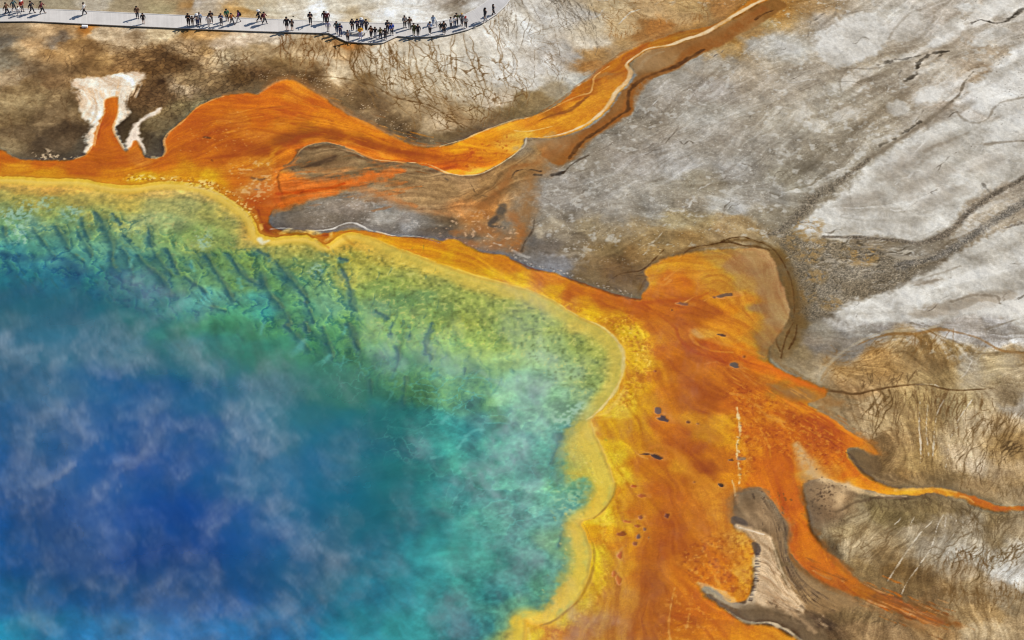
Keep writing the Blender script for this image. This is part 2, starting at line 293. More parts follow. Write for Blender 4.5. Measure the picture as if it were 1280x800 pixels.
# white sinter sheets on the right
SIN = (212, 206, 197)
def sheet(pts, col=SIN, soft=4.5, rag=5, alpha=.92):
    c = np.array(col, np.float32) * (1 + (np.minimum(N_blot, .25) * .11 + np.minimum(N_w2, .2) * .07 + N_hi * .02)[..., None] * np.array((1, 1.1, 1.25), np.float32))
    return fill(pts, c, soft + 1.5, rag + 4, alpha, dz=.05)
W, a = sheet([(1000,292),(998,283),(1012,270),(1026,257),(1042,247),(1062,236),(1080,214),(1096,200),(1112,190),(1136,172),(1166,156),(1200,148),(1240,152),(1300,140),(1300,214),(1265,226),(1240,238),(1215,252),(1198,270),(1184,285),(1164,294),(1140,301),(1115,296),(1090,294),(1070,295),(1045,297),(1020,295)])
W, a = sheet([(1040,393),(1048,386),(1062,380),(1086,372),(1112,365),(1136,355),(1146,344),(1166,335),(1192,318),(1218,303),(1246,290),(1300,280),(1300,408),(1250,400),(1200,398),(1150,402),(1100,403),(1062,402)])
sheet([(1018,58),(1024,40),(1048,25),(1075,14),(1100,22),(1112,45),(1104,65),(1085,78),(1060,82),(1035,78)], (216,210,202), 6, 9)
sheet([(1112,30),(1135,15),(1150,20),(1148,35),(1130,50),(1115,48)], (208,200,190), 5, 6, .8)
sheet([(1205,108),(1230,95),(1260,72),(1300,50),(1300,150),(1240,145),(1215,130)], (212,206,198), 6, 9, .9)
sheet([(1140,120),(1155,110),(1178,106),(1182,118),(1165,128),(1145,130)], (210,203,194), 4, 4, .85)
sheet([(1160,55),(1175,35),(1190,22),(1205,28),(1195,45),(1180,58),(1168,62)], (212,205,196), 4, 5, .85)
sheet([(1200,12),(1225,0),(1300,-20),(1300,0),(1255,18),(1225,20)], (212,205,196), 5, 6, .9)
sheet([(1110,132),(1122,124),(1135,130),(1132,142),(1115,142)], (214,208,200), 4, 4, .7)
sheet([(1215,55),(1228,38),(1255,34),(1262,40),(1240,52),(1224,62)], (212,206,198), 3, 4, .8)
sheet([(965,56),(985,50),(1000,62),(985,68)], (198,192,184), 6, 5, .7)
sheet([(1195,6),(1210,2),(1217,8),(1206,14)], (222,217,210), 3, 3, .8)
for c in ((1155,225,40,16),(1180,245,34,14),(1120,215,24,14),(1075,250,26,10),(1225,205,30,14),(1150,190,40,12)):
    pts = [(c[0] + c[2] * math.cos(t) - c[3] * .4 * math.sin(t), c[1] + c[3] * math.sin(t) - c[2] * .3 * math.cos(t)) for t in np.arange(10) * .628]
    fill(pts, (176,164,150), 12, 14, .5)
for c in ((1200,385,46,10),(1160,390,26,6),(1235,372,30,6),(1160,352,20,4)):
    pts = [(c[0] + c[2] * math.cos(t), c[1] + c[3] * math.sin(t) - c[2] * .12 * math.cos(t)) for t in np.arange(10) * .628]
    fill(pts, (165,150,132), 6, 8, .6)
W, a = zone([(990,140),(1300,0),(1300,420),(1040,410),(1000,300)], 10)
tint(W, a * N_w2[sl(W)], (.05, .055, .06)); tint(W, a * np.clip(L_big[sl(W)], -2, 1), (.045, .05, .058)); bil = sstep(.15, 1.2, L_big[sl(W)] * .6 + N_w1[sl(W)] + .3 * N_blot[sl(W)]); over(W, a * bil * .45, (214, 208, 200))
# meandering grey-brown rills over the sheets
RILL = (128,114,96)
for pts, w, al in (
    ([(1085,198),(1105,186),(1130,170),(1160,150),(1190,126)],[8,7,6,5,4],.75),([(1190,126),(1199,118),(1206,103),(1217,90)],[4,3,3,2],.8),
    ([(1195,140),(1206,150),(1220,154),(1235,148),(1243,135),(1255,128),(1280,122)],[2,4,3,3,3,4,5],.5),
    ([(1110,80),(1135,60),(1150,48),(1165,30),(1168,15)],[10,9,8,6,4],.35),([(1110,50),(1120,35),(1140,15),(1150,12)],[3,3,3,3],.35),
    ([(1052,85),(1085,86),(1110,82),(1140,74),(1160,66)],[2,3,4,5,4],.5),([(1030,30),(1043,18),(1046,5)],[5,4,2],.45),([(1055,18),(1080,12),(1095,12)],[4,3,2],.4),
    ([(1230,180),(1250,178),(1280,176)],[6,4,3],.6),([(1155,190),(1180,178),(1210,165)],[4,5,4],.35),
    ([(1160,155),(1190,140),(1215,128)],[12,12,10],.35),([(1060,84),(1050,100),(1052,120)],[3,2,2],.3),
    ([(1150,350),(1180,340),(1200,332)],[3,5,2],.4),([(1140,358),(1165,352),(1190,347)],[2,4,1],.35),
    ([(1190,378),(1215,370),(1245,370),(1250,380)],[3,4,3,2],.5),([(1230,412),(1255,405),(1280,398)],[2,2,2],.5),([(1140,404),(1160,408),(1190,412),(1195,416)],[2,2,2,2],.5)):
    stroke(pts, w, RILL, al, .9, 2.5)
for k in range(150):     # fine dark cracks and pale crust lines following the drainage on the grey flat
    x = random.uniform(700, 1270); y = random.uniform(20, 400)
    if y > 330 - (x - 700) * .05 and x < 960: continue
    an = -.6 + random.gauss(0, .35); L_ = random.uniform(8, 40); cx = math.cos(an); cy = math.sin(an)
    pts = [(x + cx * L_ * t + random.gauss(0, 1.6), y + cy * L_ * t + random.gauss(0, 1.6)) for t in (0, .25, .5, .75, 1)]
    dk = random.random() < .55
    stroke(pts, [.4, random.uniform(.8, 1.6 if dk else 3.5), .4], (104,92,78) if dk else (212,206,198), random.uniform(.3, .6), .7, 1.6, brk=.7)
# gravel bands (dark grey rubble washed between the sheets)
GRAV = (118,106,92)
gr_n = fbm(.30, 4, 91, gain=.8) * .7 + .5 * N_blot + .5 * GRAIN
def gravel(pts=None, poly=None, w=None, col=GRAV, al=.9):
    r = stroke(pts, w, col, al, .7, 3.0) if poly is None else fill(poly, col, 4, 6, al)
    if r is None: return
    W, a = r
    tint(W, a * np.clip(gr_n[sl(W)] + .5 * GRAIN[sl(W)], -1.5, 2.0), (.22, .22, .22)); tint(W, a, (-.04, -.04, -.04))
    Z[sl(W)] += a * gr_n[sl(W)] * .05
gravel(poly=[(1005,300),(1030,298),(1060,305),(1100,314),(1130,324),(1160,318),(1164,332),(1142,346),(1110,362),(1080,370),(1060,380),(1040,392),(1015,402),(1000,385),(992,345),(985,322),(975,300),(988,288)], col=(126,112,92), al=.7)
gravel([(1085,199),(1062,217),(1040,235),(1020,245),(1005,262),(992,275),(975,288),(962,292)], w=[7,9,12,16,18,14,14,8], col=(122,110,94))
gravel([(1300,205),(1280,222),(1262,232),(1240,245),(1215,262),(1196,281),(1176,295),(1150,303),(1120,300),(1085,297),(1060,296),(1030,296)], w=[6,6,7,9,10,9,8,7,5,5,5,4])
gravel([(1300,240),(1280,252),(1250,272),(1225,288),(1200,305),(1176,318),(1150,325),(1125,332)], w=[8,10,13,14,12,12,14,16], col=(124,116,106))
gravel([(1300,275),(1275,280),(1255,286)], w=[7,6,2])
for pts, w in (([(1105,315),(1125,322),(1148,322),(1170,318)],[2,8,8,3]),([(1058,332),(1075,328),(1095,330)],[3,8,4]),([(1020,330),(1030,326),(1042,326)],[2,6,3]),([(1030,336),(1040,338)],[4,4])):
    stroke(pts, w, (172,158,138), .8, .6, 3)
for x, y, r_ in ((1012,285,20),(1000,300,18),(1075,318,22),(1020,305,14),(1085,316,16),(1010,320,14),(1020,345,16),(1010,370,14),(1040,380,16)):
    W, a = zone([(x + r_ * math.cos(t), y + r_ * .6 * math.sin(t)) for t in np.arange(8) * .785], 7)
    over(W, a * sstep(-.3, .6, N_brk[sl(W)] + .6 * N_hi[sl(W)]) * .6, (160,128,80))
for k in range(60):      # pale and dark threads braided through the rubble
    x = random.uniform(1000, 1120); y = 300 + (x - 1000) * .22 + random.gauss(0, 20); L_ = random.uniform(10, 34)
    stroke([(x, y), (x + L_ * .3, y - random.uniform(-1, 3)), (x + L_ * .7, y - random.uniform(-1, 4)), (x + L_, y - random.uniform(-2, 6))], [.5, random.uniform(1, 3), random.uniform(.8, 2.4), .5], random.choice([(178,166,148),(190,178,160),(92,80,64),(80,70,56)]), .6, .7, 2, brk=.6)
# near-black algae stains in the upper right
for pts, w, al in (([(1215,29),(1226,25),(1240,28),(1256,27),(1266,20),(1275,13),(1290,5)],[3,4,3,4,5,6,6],.9),([(1132,100),(1140,96),(1147,93)],[4,5,3],.8),([(1147,86),(1149,78),(1156,72),(1168,67),(1176,66),(1186,64)],[1,2,3,5,4,3],.75),([(1167,80),(1172,72),(1180,68)],[2,2,2],.6),([(1098,82),(1115,76),(1130,74),(1150,70)],[3,3,2,2],.5),([(1150,152),(1135,162),(1120,172),(1100,182)],[2,3,3,4],.55),([(1000,262),(1010,255)],[2,2],.3),
    ([(1228,230),(1240,243),(1250,237),(1262,232)],[2,6,6,3],.35)):
    stroke(pts, w, (52,44,34), al, .8, 4.5)
for k in range(130):
    x = random.gauss(1255, 40); y = random.gauss(80, 60)
    stroke([(x, y), (x + random.uniform(-1, 1), y + .4)], random.uniform(.6, 1.1), (90,78,64), .7, .4, 0, curve=False)

# brown halo and dark drip lines round the orange bay
stroke([(800,360),(812,338),(835,324),(870,312),(905,303),(935,300),(955,304),(970,315),(982,335),(992,362),(996,390),(992,410),(984,430),(974,445)], [6,10,12,10,8,6,8,12,18,22,22,18,16,12], (112,82,42), .75, 1.0, 3)
for pts in ([(800,362),(806,350),(820,342),(832,330),(850,322),(862,312),(885,307),(905,303),(925,306),(945,307),(962,312)],[(790,345),(815,342),(828,335)],[(900,303),(925,296),(950,302),(968,312),(980,330),(990,355),(993,385),(990,400)],[(905,300),(935,308),(960,310)],[(985,400),(975,412),(970,425),(975,440)],[(992,402),(985,415),(980,430),(976,448)],[(996,405),(994,420),(986,436)],[(760,352),(778,342),(800,338),(812,330),(830,312)]):
    stroke(pts, [1.2,2,2,1.4], (88,58,26), .8, .6, 1.5, dz=-.04)
# ------------------------------------------------------------------ drainage veins (thin dark mats in a branching net)
def veins(seeds, dirs, n, length, w, col, al, wig=.5, step=2.4, dz=-.02, jit=4, seed=1, cell=26.0, kids=1.6, stop=.9):
    rr = random.Random(seed); S = spline(seeds, False, 8); c = np.array(dirs, float); occ = {}; paths = []
    def walk(p, a0, L, own, scale):
        pts = [p]; dr = rr.gauss(0, .3); x, y = p; k = 0
        while k * step < L:
            if a0 is None or k > 4:
                d2 = (c[:, 0] - x) ** 2 + (c[:, 1] - y) ** 2 + 100; wt = d2 ** -1.5
                a = math.atan2((wt * c[:, 3]).sum(), (wt * c[:, 2]).sum())
            else: a = a0
            dr = .72 * dr + rr.gauss(0, .30)
            com = float(vnoise(np.array([x / cell]), np.array([y / cell]), seed)[0]) - .5
            a += wig * 2.2 * com + dr * (.6 + .5 * wig)
            x += step * math.cos(a); y += step * math.sin(a); pts.append((x, y)); k += 1
            q = (round(x / 1.6), round(y / 1.6)); o = occ.get(q)
            if o is not None and o != own and k > 2 and rr.random() < stop: break
        for i, (u, v) in enumerate(pts): occ.setdefault((round(u / 1.6), round(v / 1.6)), own)
        if len(pts) > 3: paths.append((pts, scale))
    for q in range(n):
        i = rr.random() * (len(S) - 1.001); j = int(i); p = S[j] * (1 - i + j) + S[j + 1] * (i - j)
        walk((p[0] + rr.gauss(0, jit), p[1] + rr.gauss(0, jit)), None, length * rr.uniform(.35, 1.1), q, rr.uniform(.75, 1.3))
    base = len(paths)
    for q in range(int(n * kids)):
        if not paths: break
        pts, sc = paths[rr.randrange(len(paths))]; i = rr.randrange(1, len(pts) - 1)
        a = math.atan2(pts[i + 1][1] - pts[i][1], pts[i + 1][0] - pts[i][0]) + rr.choice((-1, 1)) * rr.uniform(.5, 1.2)
        walk(pts[i], a, length * rr.uniform(.12, .4), n + q, sc * .72)
    for pts, sc in paths:
        k = w * sc * .92
        stroke(pts, [k * 2.4, k * 3.2, k * 2], col, al * .11, 1., .6, curve=False)
        stroke(pts, [k * .7, k, k, k * .75, k * .45], col, al * rr.uniform(.6, 1.05), .5, .35, dz=dz, curve=False, brk=.5)
FAN = [(440,60,.35,1),(480,100,.6,1),(470,70,.45,1),(520,60,.4,1),(560,60,.2,1),(600,55,.45,.9),(640,35,.55,1),(520,120,.9,.5),(560,150,.8,.6),(600,120,.3,1),(640,100,.25,1),(600,165,-.6,.8),(700,30,.9,.6),(720,60,.3,1),(660,60,.5,.9),(450,95,.5,.9),(490,130,.9,.4),(640,150,-.5,.8),(690,110,-.2,1),(560,110,.6,.8)]
VC = (132,98,56)
veins([(432,58),(470,58),(520,50),(560,48),(600,33),(622,18)], FAN, 24, 150, 1.4, VC, .8, .55, seed=3)
veins([(470,62),(520,70),(580,70)], FAN, 18, 95, 1.2, VC, .65, .7, seed=4)
veins([(490,90),(540,100),(600,95),(640,80)], FAN, 26, 80, 1.1, (134,104,64), .7, .8, seed=5)
veins([(505,115),(540,130),(600,125),(650,110)], FAN, 24, 55, 1.0, (118,88,50), .7, .9, seed=6)
veins([(620,25),(640,5),(660,-10),(700,-12)], FAN, 34, 130, 1.0, (124,106,84), .62, .5, seed=7)
veins([(640,60),(670,50),(690,70),(650,100)], FAN, 34, 60, .9, (140,120,96), .6, .8, seed=8)
veins([(670,-5),(700,0),(735,5)], [(680,5,.9,.5),(715,25,.8,.7),(735,35,.4,1),(750,30,-.4,1),(720,60,-.5,1)], 34, 75, 1.0, (96,84,70), .6, .45, seed=9)
veins([(445,55),(452,60)], [(450,60,.3,1),(470,110,.7,1),(520,128,1,.25)], 9, 95, 2.0, (112,78,40), .8, .5, jit=3, seed=10)
veins([(478,57),(490,58)], [(490,60,.2,1),(500,95,.5,1),(530,125,.9,.5)], 7, 110, 1.8, (112,78,40), .75, .6, jit=3, seed=12)
stroke([(330,93),(370,97),(410,96),(440,99),(470,108),(490,120),(515,126),(540,133),(560,145),(580,160)], [2,3,3,3,2,2,2,2,2,1], (100,70,36), .6, .8, 2)
W, a = zone([(468,90),(520,70),(600,70),(660,95),(640,140),(570,175),(530,150),(490,130)], 10)
vA, vAe, _v = voronoi(1.05, 21, (GX * .72 - GY * .69) * .42 + .30 * N_w1 + .06 * N_fine, (GY * .72 + GX * .69) * .85 + .30 * N_w2 + .06 * N_fine)
over(W, a * sstep(.10, .03, vAe[sl(W)]) * sstep(-.6, .2, N_brk[sl(W)]) * .7, (118,86,50))
# brown net left of the lookout
veins([(350,44),(375,44),(400,46),(425,52)], [(370,60,.6,1),(400,70,.35,1),(430,60,.4,1),(400,95,.2,1)], 26, 60, 1.6, (120,80,40), .75, .9, seed=14)
veins([(300,60),(320,70),(280,80)], [(300,80,-.2,1),(330,80,.3,1)], 10, 50, 1.1, (120,90,56), .6, 1., seed=15)
veins([(120,60),(180,70),(230,66),(290,62)], [(150,80,-1,.25),(220,80,-1,.3),(280,80,-.8,.7)], 36, 60, 1.3, (96,68,38), .55, 1.1, seed=16)
veins([(200,130),(230,110),(270,100)], [(200,150,-.5,1),(260,120,-.2,1)], 40, 34, 1.0, (86,66,42), .5, 1.2, seed=17)
veins([(20,100),(60,80),(100,90),(70,130),(20,130)], [(50,100,1,.2),(80,130,.4,1)], 34, 44, 1.1, (100,74,46), .45, 1.3, seed=18, jit=10)
veins([(740,8),(800,4),(880,0)], [(760,30,1,.4),(800,20,1,.25),(860,20,1,.15)], 50, 46, .9, (140,104,62), .5, .5, seed=19, jit=10)
veins([(760,50),(800,40),(850,30),(890,20)], [(800,40,.3,-1),(860,25,.4,-1)], 60, 14, .9, (150,104,54), .6, .5, seed=20, jit=3)
# right-hand fans
W, a = zone([(1040,480),(1120,425),(1200,420),(1300,440),(1300,620),(1200,600),(1110,600),(1080,560)], 14)
tint(W, a * np.clip(L_mid[sl(W)], -2, 2), (.036,.04,.048)); tint(W, a * np.clip(L_fine[sl(W)], -2, 2), (.024,.028,.034)); tint(W, a * N_blot[sl(W)], (.06,.065,.07))
W, a = zone([(1010,690),(1060,640),(1140,625),(1300,645),(1300,830),(1000,830)], 14)
tint(W, a * np.clip(L_mid[sl(W)], -2, 2), (.036,.04,.048)); tint(W, a * np.clip(L_fine[sl(W)], -2, 2), (.022,.026,.032)); tint(W, a * N_blot[sl(W)], (.06,.065,.07))
RF = [(1080,495,.1,1),(1100,540,.2,1),(1130,560,.1,1),(1150,520,.02,1),(1200,540,-.1,1),(1260,540,-.3,1),(1270,580,-.5,.9),(1230,590,-.25,1),(1240,650,-.6,.8),(1260,700,-.8,.6),(1200,700,-.4,1),(1220,740,-.3,1),(1270,740,-.4,.9),(1090,660,-.9,.6),(1120,690,-.8,.7),(1180,660,-.5,.9),(1160,600,.05,1)]
DK = (112,84,48)
veins([(1088,492),(1100,490),(1112,492)], RF, 11, 75, 1.5, DK, .8, .7, seed=23, stop=.45, kids=.9)
veins([(1120,490),(1160,488),(1200,492),(1240,500)], RF, 46, 90, 1.1, (118,88,52), .7, .4, seed=24, stop=.45, kids=.9)
veins([(1210,540),(1250,520),(1285,510)], RF, 26, 100, 1.4, DK, .75, .6, seed=25, stop=.45, kids=.9)
veins([(1230,560),(1265,550),(1285,560)], RF, 18, 50, 1.6, (98,74,44), .7, .8, seed=26, stop=.45, kids=.9)
veins([(1200,640),(1240,640),(1285,640)], RF, 22, 110, 1.5, (112,90,60), .75, .7, seed=27, stop=.45, kids=.9)
veins([(1215,690),(1250,690),(1285,680)], RF, 34, 60, 1.3, (110,86,52), .7, .9, seed=28, stop=.45, kids=.9)
veins([(1160,705),(1200,690),(1230,700)], RF, 34, 50, 1.2, (112,84,50), .6, .8, seed=29, stop=.45, kids=.9)
veins([(1160,730),(1220,735),(1285,730)], [(1170,750,.1,1),(1280,760,-.1,1)], 80, 44, 1.0, (120,90,52), .5, .4, seed=30)
veins([(1040,680),(1070,660),(1110,660),(1110,690)], RF, 36, 40, 1.2, (124,98,64), .55, .6, seed=31, stop=.45, kids=.9)
veins([(1080,620),(1120,622),(1160,622),(1200,628),(1260,640)], [(1150,640,-.1,1),(1250,660,-.3,1),(1090,630,.1,1)], 60, 16, 1.1, (100,78,50), .6, .5, seed=32)
veins([(1130,602),(1180,600),(1230,612),(1275,622)], [(1200,590,.05,-1)], 50, 26, 1.0, (124,98,62), .5, .6, seed=33)
veins([(1040,750),(1080,752),(1140,768)], [(1090,780,-.4,1)], 40, 34, 1.2, (98,76,50), .45, .6, seed=34, jit=8)
veins([(1055,460),(1080,440),(1120,425),(1180,420)], [(1080,460,-.9,.4),(1120,450,-.7,.5),(1180,440,-.1,1),(1230,440,.2,1)], 60, 34, 1.1, (128,92,48), .5, .6, seed=35, jit=8)
veins([(1075,486),(1100,484),(1140,480)], [(1100,470,.1,-1)], 20, 18, 1.1, (112,84,50), .6, 1., seed=36)
for pts, w in (([(1180,642),(1172,657),(1165,682),(1150,705),(1135,725),(1127,742)],1.2),([(1167,650),(1150,667),(1137,685),(1125,702),(1110,725)],1.6),([(1145,643),(1140,652),(1136,660)],.8),([(1130,641),(1124,650),(1118,655)],.8),([(1196,642),(1194,660),(1188,680),(1184,700)],.9),([(1204,645),(1203,664),(1196,690)],.7),([(1183,642),(1180,668)],.7),([(1190,641),(1187,657)],.8),
              ([(1150,500),(1149,530),(1151,560),(1150,590)],.7),([(1160,505),(1158,540),(1163,580)],.7),([(1180,500),(1172,515),(1168,540),(1166,575)],.9),([(1200,530),(1187,550),(1184,575),(1178,600)],.8),([(1215,500),(1200,522),(1190,540)],.7),([(1145,480),(1165,480),(1174,483)],1.0),([(1215,450),(1208,465),(1200,473)],1.0)):
    stroke(pts, [w * .4, w * .9, w * .8, w * .5], (224,212,194), .75, .5, 1.2, brk=.6)
stroke([(1033,488),(1050,490),(1067,492),(1092,487),(1120,482),(1145,480),(1175,484),(1190,487),(1215,487),(1245,485)], [4,5,3.5,3,3,2,2,2.5,2,1], (100,70,38), .8, .7, 1.2, dz=-.05)
stroke([(1026,476),(1036,460),(1056,442),(1082,425),(1112,417),(1142,418),(1170,412),(1192,415),(1222,423),(1250,437),(1285,441)], [2,2,2,2.5,3,4,4,4,3,3,3], (146,104,52), .6, .9, 2)
stroke([(1022,482),(1030,465),(1050,442),(1078,424),(1108,414),(1140,413),(1170,408)], [5,6,5,4,3,2,1], (190,172,142), .5, .9, 2)
stroke([(1205,480),(1235,470),(1270,445)], [14,18,14], (196,182,160), .35, 1., 5)
# puffy light cells beside the veins
W, a = zone([(1065,490),(1110,490),(1130,540),(1100,565),(1070,545)], 6)
over(W, a * sstep(.12, .02, vAe[sl(W)]) * .35, (120,88,50))

# ------------------------------------------------------------------ orange microbial mats: bands along the shore and the runoff streams
OR = [
(5,195,190,92,18),(60,203,196,96,12),(100,208,186,86,8),(130,150,196,94,4),(140,130,200,98,8),(135,180,190,88,2),(150,200,190,88,4),(175,195,200,110,40),(200,205,196,96,10),(60,215,206,128,24),(20,212,206,124,28),(150,216,200,110,14),(230,214,206,126,20),(260,222,212,142,24),(180,222,214,150,30),(280,228,210,130,20),
(225,170,200,96,10),(240,150,196,90,4),(270,130,206,102,14),(260,160,186,82,2),(290,150,204,108,30),(280,190,188,86,6),(250,190,194,92,6),(310,130,208,100,8),(340,125,214,104,10),(345,110,212,108,20),(370,115,222,124,34),(390,135,214,108,14),(370,140,206,96,4),(330,150,200,92,6),(320,170,206,112,34),(345,160,202,106,24),(300,185,180,78,4),(330,190,172,76,6),(360,175,160,72,8),(390,165,156,70,6),(420,168,160,72,6),(455,178,170,78,4),(490,186,182,86,4),(520,192,182,84,4),(410,148,218,118,20),(440,158,218,118,22),(470,170,214,114,16),(500,182,204,104,8),(395,175,204,112,30),(430,180,210,120,36),(470,195,214,126,40),(350,193,214,128,34),
(300,205,208,116,30),(320,215,204,118,46),(330,205,212,130,44),(345,208,214,130,40),(300,225,196,96,20),(318,235,196,118,62),(330,245,192,86,16),(345,235,206,104,20),(370,236,196,86,12),(400,232,204,104,30),(340,255,200,94,20),(365,250,198,96,24),(325,262,176,78,10),(325,280,160,70,6),(345,296,150,66,6),(380,298,150,62,4),(330,293,160,90,20),(405,297,176,84,8),
(540,195,202,98,4),(560,205,196,86,2),(580,195,204,94,6),(600,200,206,104,10),(570,185,222,132,18),(590,178,224,132,20),(620,170,222,130,24),(640,160,224,140,40),(610,190,222,130,28),(635,180,226,150,60),(600,212,224,150,70),(560,213,216,130,40),(650,168,226,160,70),
(670,150,206,116,28),(690,140,166,86,24),(680,155,218,132,30),(700,150,222,140,36),(720,140,222,138,34),(740,125,212,128,36),(730,115,180,98,26),(712,122,196,108,26),(745,105,176,98,30),(760,105,206,124,40),(755,120,212,132,40),(770,85,186,104,24),(750,90,176,92,20),(765,95,182,108,44),(780,70,184,102,24),(800,60,180,96,18),(830,48,172,98,26),(850,42,160,96,34),(880,35,178,108,36),(900,22,184,110,34),(925,8,190,112,30),
# shore strip
(430,294,206,130,10),(460,293,204,126,6),(500,302,208,128,4),(480,297,210,140,16),(540,310,208,128,4),(580,322,204,126,4),(560,325,214,148,14),(620,332,206,124,2),(640,333,212,128,2),(610,342,218,156,14),(650,350,224,162,16),(680,350,208,118,0),(690,365,224,160,10),(720,365,196,104,0),(730,378,214,138,6),(750,372,188,92,0),(760,382,192,100,2),(740,392,222,160,16),(770,395,208,134,10),(780,380,184,88,0),(790,392,192,98,2),(800,384,180,80,0),
(780,415,216,160,20),(795,420,226,170,24),(790,440,226,168,24),(800,455,222,160,24),(795,480,214,146,16),(785,500,222,166,40),(770,515,226,180,60),(760,530,206,138,12),(775,540,202,132,10),(765,570,220,176,44),(775,600,222,170,40),(768,560,216,160,26),(760,640,222,176,50),(750,650,224,180,60),(745,660,214,144,14),(760,665,214,140,22),(745,690,224,180,44),(745,715,218,166,24),(740,735,214,160,30),(728,752,206,158,60),(700,775,222,172,40),(680,785,206,126,30),(690,795,200,116,24),(670,790,216,164,40),
# fan
(820,410,200,110,6),(830,440,192,96,2),(815,430,208,124,8),(850,455,176,80,0),(870,450,172,76,0),(870,480,170,74,0),(900,490,168,72,0),(880,505,170,76,2),(840,490,190,98,4),(815,470,202,116,6),(810,500,206,132,10),(850,510,184,94,8),(800,530,204,132,10),(830,530,192,96,4),(880,540,186,110,24),(860,520,196,116,26),(905,530,212,134,24),(910,550,210,130,22),(860,560,168,72,2),(880,580,162,68,4),(840,550,176,80,2),(900,570,190,98,10),(845,540,182,86,2),(815,560,198,118,26),(800,550,202,124,12),(805,580,196,110,12),(825,575,196,106,16),(850,585,204,124,30),(840,600,186,96,16),(870,600,196,110,22),(790,610,206,130,14),(820,610,188,92,8),(850,630,190,94,16),(880,620,204,118,36),(905,615,206,122,40),(900,640,206,124,44),(870,650,190,98,22),(830,650,180,84,8),(800,640,194,108,10),(775,640,210,140,16),(855,685,176,80,10),(840,680,180,84,12),(870,690,186,92,18),(810,690,178,86,10),(780,680,194,110,12),(800,720,180,92,16),(770,720,200,130,26),(760,745,196,122,40),(780,750,184,108,40),(820,730,176,88,18),(830,760,180,92,22),(810,790,176,88,14),(770,790,182,108,46),(740,780,186,122,60),(720,790,192,120,44),(850,790,196,104,20),
(880,680,204,112,28),(900,700,206,110,16),(920,690,204,124,44),(925,670,206,134,64),(910,720,204,106,12),(890,710,206,108,14),(930,720,214,140,60),(925,740,212,132,44),(905,735,204,112,20),(870,715,202,104,14),(850,720,200,108,24),(850,700,196,106,26),(865,740,202,104,14),(880,760,198,96,8),(870,780,176,82,10),(890,780,204,108,16),(850,765,186,86,10),(910,770,206,106,10),(930,785,212,122,24),(960,790,214,128,28),(980,795,214,130,36),(900,790,206,110,20),(940,797,212,120,20),
(810,372,196,104,10),(820,380,190,92,2),(850,385,182,82,0),(840,365,196,98,4),(815,350,204,128,36),(830,335,198,126,38),(850,330,202,122,28),(845,345,206,112,16),(860,350,196,96,6),(870,345,208,124,34),(880,330,204,128,36),(900,320,184,126,56),(830,355,206,110,14),(890,345,200,128,42),(905,355,196,126,44),(920,330,168,120,64),(940,325,176,132,80),(950,340,164,122,74),(960,360,166,122,72),(970,385,172,132,82),(975,400,166,128,78),(945,385,164,122,66),(930,350,176,124,60),(900,372,196,110,20),(870,375,184,88,4),(890,390,176,82,2),(870,395,172,78,2),(860,405,184,88,8),(910,385,206,116,20),(925,370,206,126,40),(930,395,202,124,38),(900,405,206,116,26),(920,410,206,118,26),(870,415,210,130,50),(880,420,210,136,56),(900,425,212,128,38),(860,415,202,110,30),(935,420,196,120,38),(950,420,156,110,52),(955,440,150,104,50),(965,430,146,106,56),(940,440,196,106,22),(920,435,206,108,14),(885,432,200,96,8),(900,445,190,84,0),(870,435,184,84,4),
(930,450,196,88,0),(950,455,206,96,0),(975,468,212,102,4),(1000,480,208,102,8),(1020,488,190,104,30),(930,468,198,102,20),(915,462,190,96,22),(955,475,196,108,30),(975,485,172,104,38),(1000,495,164,106,50),(950,490,206,108,10),(970,502,212,116,14),(930,490,180,76,0),(945,500,178,76,2),(970,515,188,84,8),(990,520,186,82,6),(1000,512,214,120,12),(1010,525,186,78,2),(1030,535,188,80,2),(1040,550,192,84,2),(1020,550,184,78,2),(1000,545,186,80,4),(980,545,192,88,10),(960,535,192,88,8),(935,515,204,104,16),(925,500,196,94,8),(945,520,206,112,24),(965,520,206,116,30),(935,540,206,104,8),(940,560,214,120,16),(925,560,214,124,18),(930,580,208,114,14),(925,600,210,118,16),(945,580,206,100,6),(950,600,208,104,6),(960,560,200,94,4),(970,575,206,98,4),(975,600,204,98,4),(980,625,198,92,6),(985,570,192,88,10),(1000,570,204,106,24),(1020,575,208,122,44),(1010,590,206,132,60),(1035,585,212,126,40),(1030,570,202,98,12),(1050,570,206,100,8),(1060,590,212,108,12),(1075,600,220,124,16),(1060,600,214,130,44),(1065,545,208,104,6),(1075,550,206,108,16),(1090,560,196,112,34),(1055,530,214,118,12),
(1100,610,222,132,20),(1130,614,220,146,46),(1150,613,216,140,48),(1180,614,212,136,44),(1200,619,200,114,32),(1220,623,190,100,24),(1240,631,186,94,20),(1280,634,180,94,26),(1000,650,202,100,8),(995,680,204,104,10),(1000,700,204,108,16),(1030,705,198,100,12),(1030,720,192,98,16),(1060,725,184,92,18),(1060,738,176,90,22),(1085,738,166,84,20),(1100,750,150,78,22),(1130,762,146,78,26),(1160,775,150,92,42),
]
ORC = interp(OR, coarse=3, p=2.2, soft=6 * M, warp=7 * M) 
_k = sstep(60, 100, ORC[..., 0] - ORC[..., 2] - 40)[..., None]; ORC *= 1 + _k * np.array((0, .055, -.2), np.float32)
ORC *= 1 + N_hi[..., None] * np.array((.022, .045, .06), np.float32) + (N_blot)[..., None] * np.array((.02, .05, .06), np.float32) + GRAIN[..., None] * np.array((.02, .035, .04), np.float32)
ORC[..., 1] += _k[..., 0] * 8 * np.clip((112 - ORC[..., 1]) / 45, 0, 1)
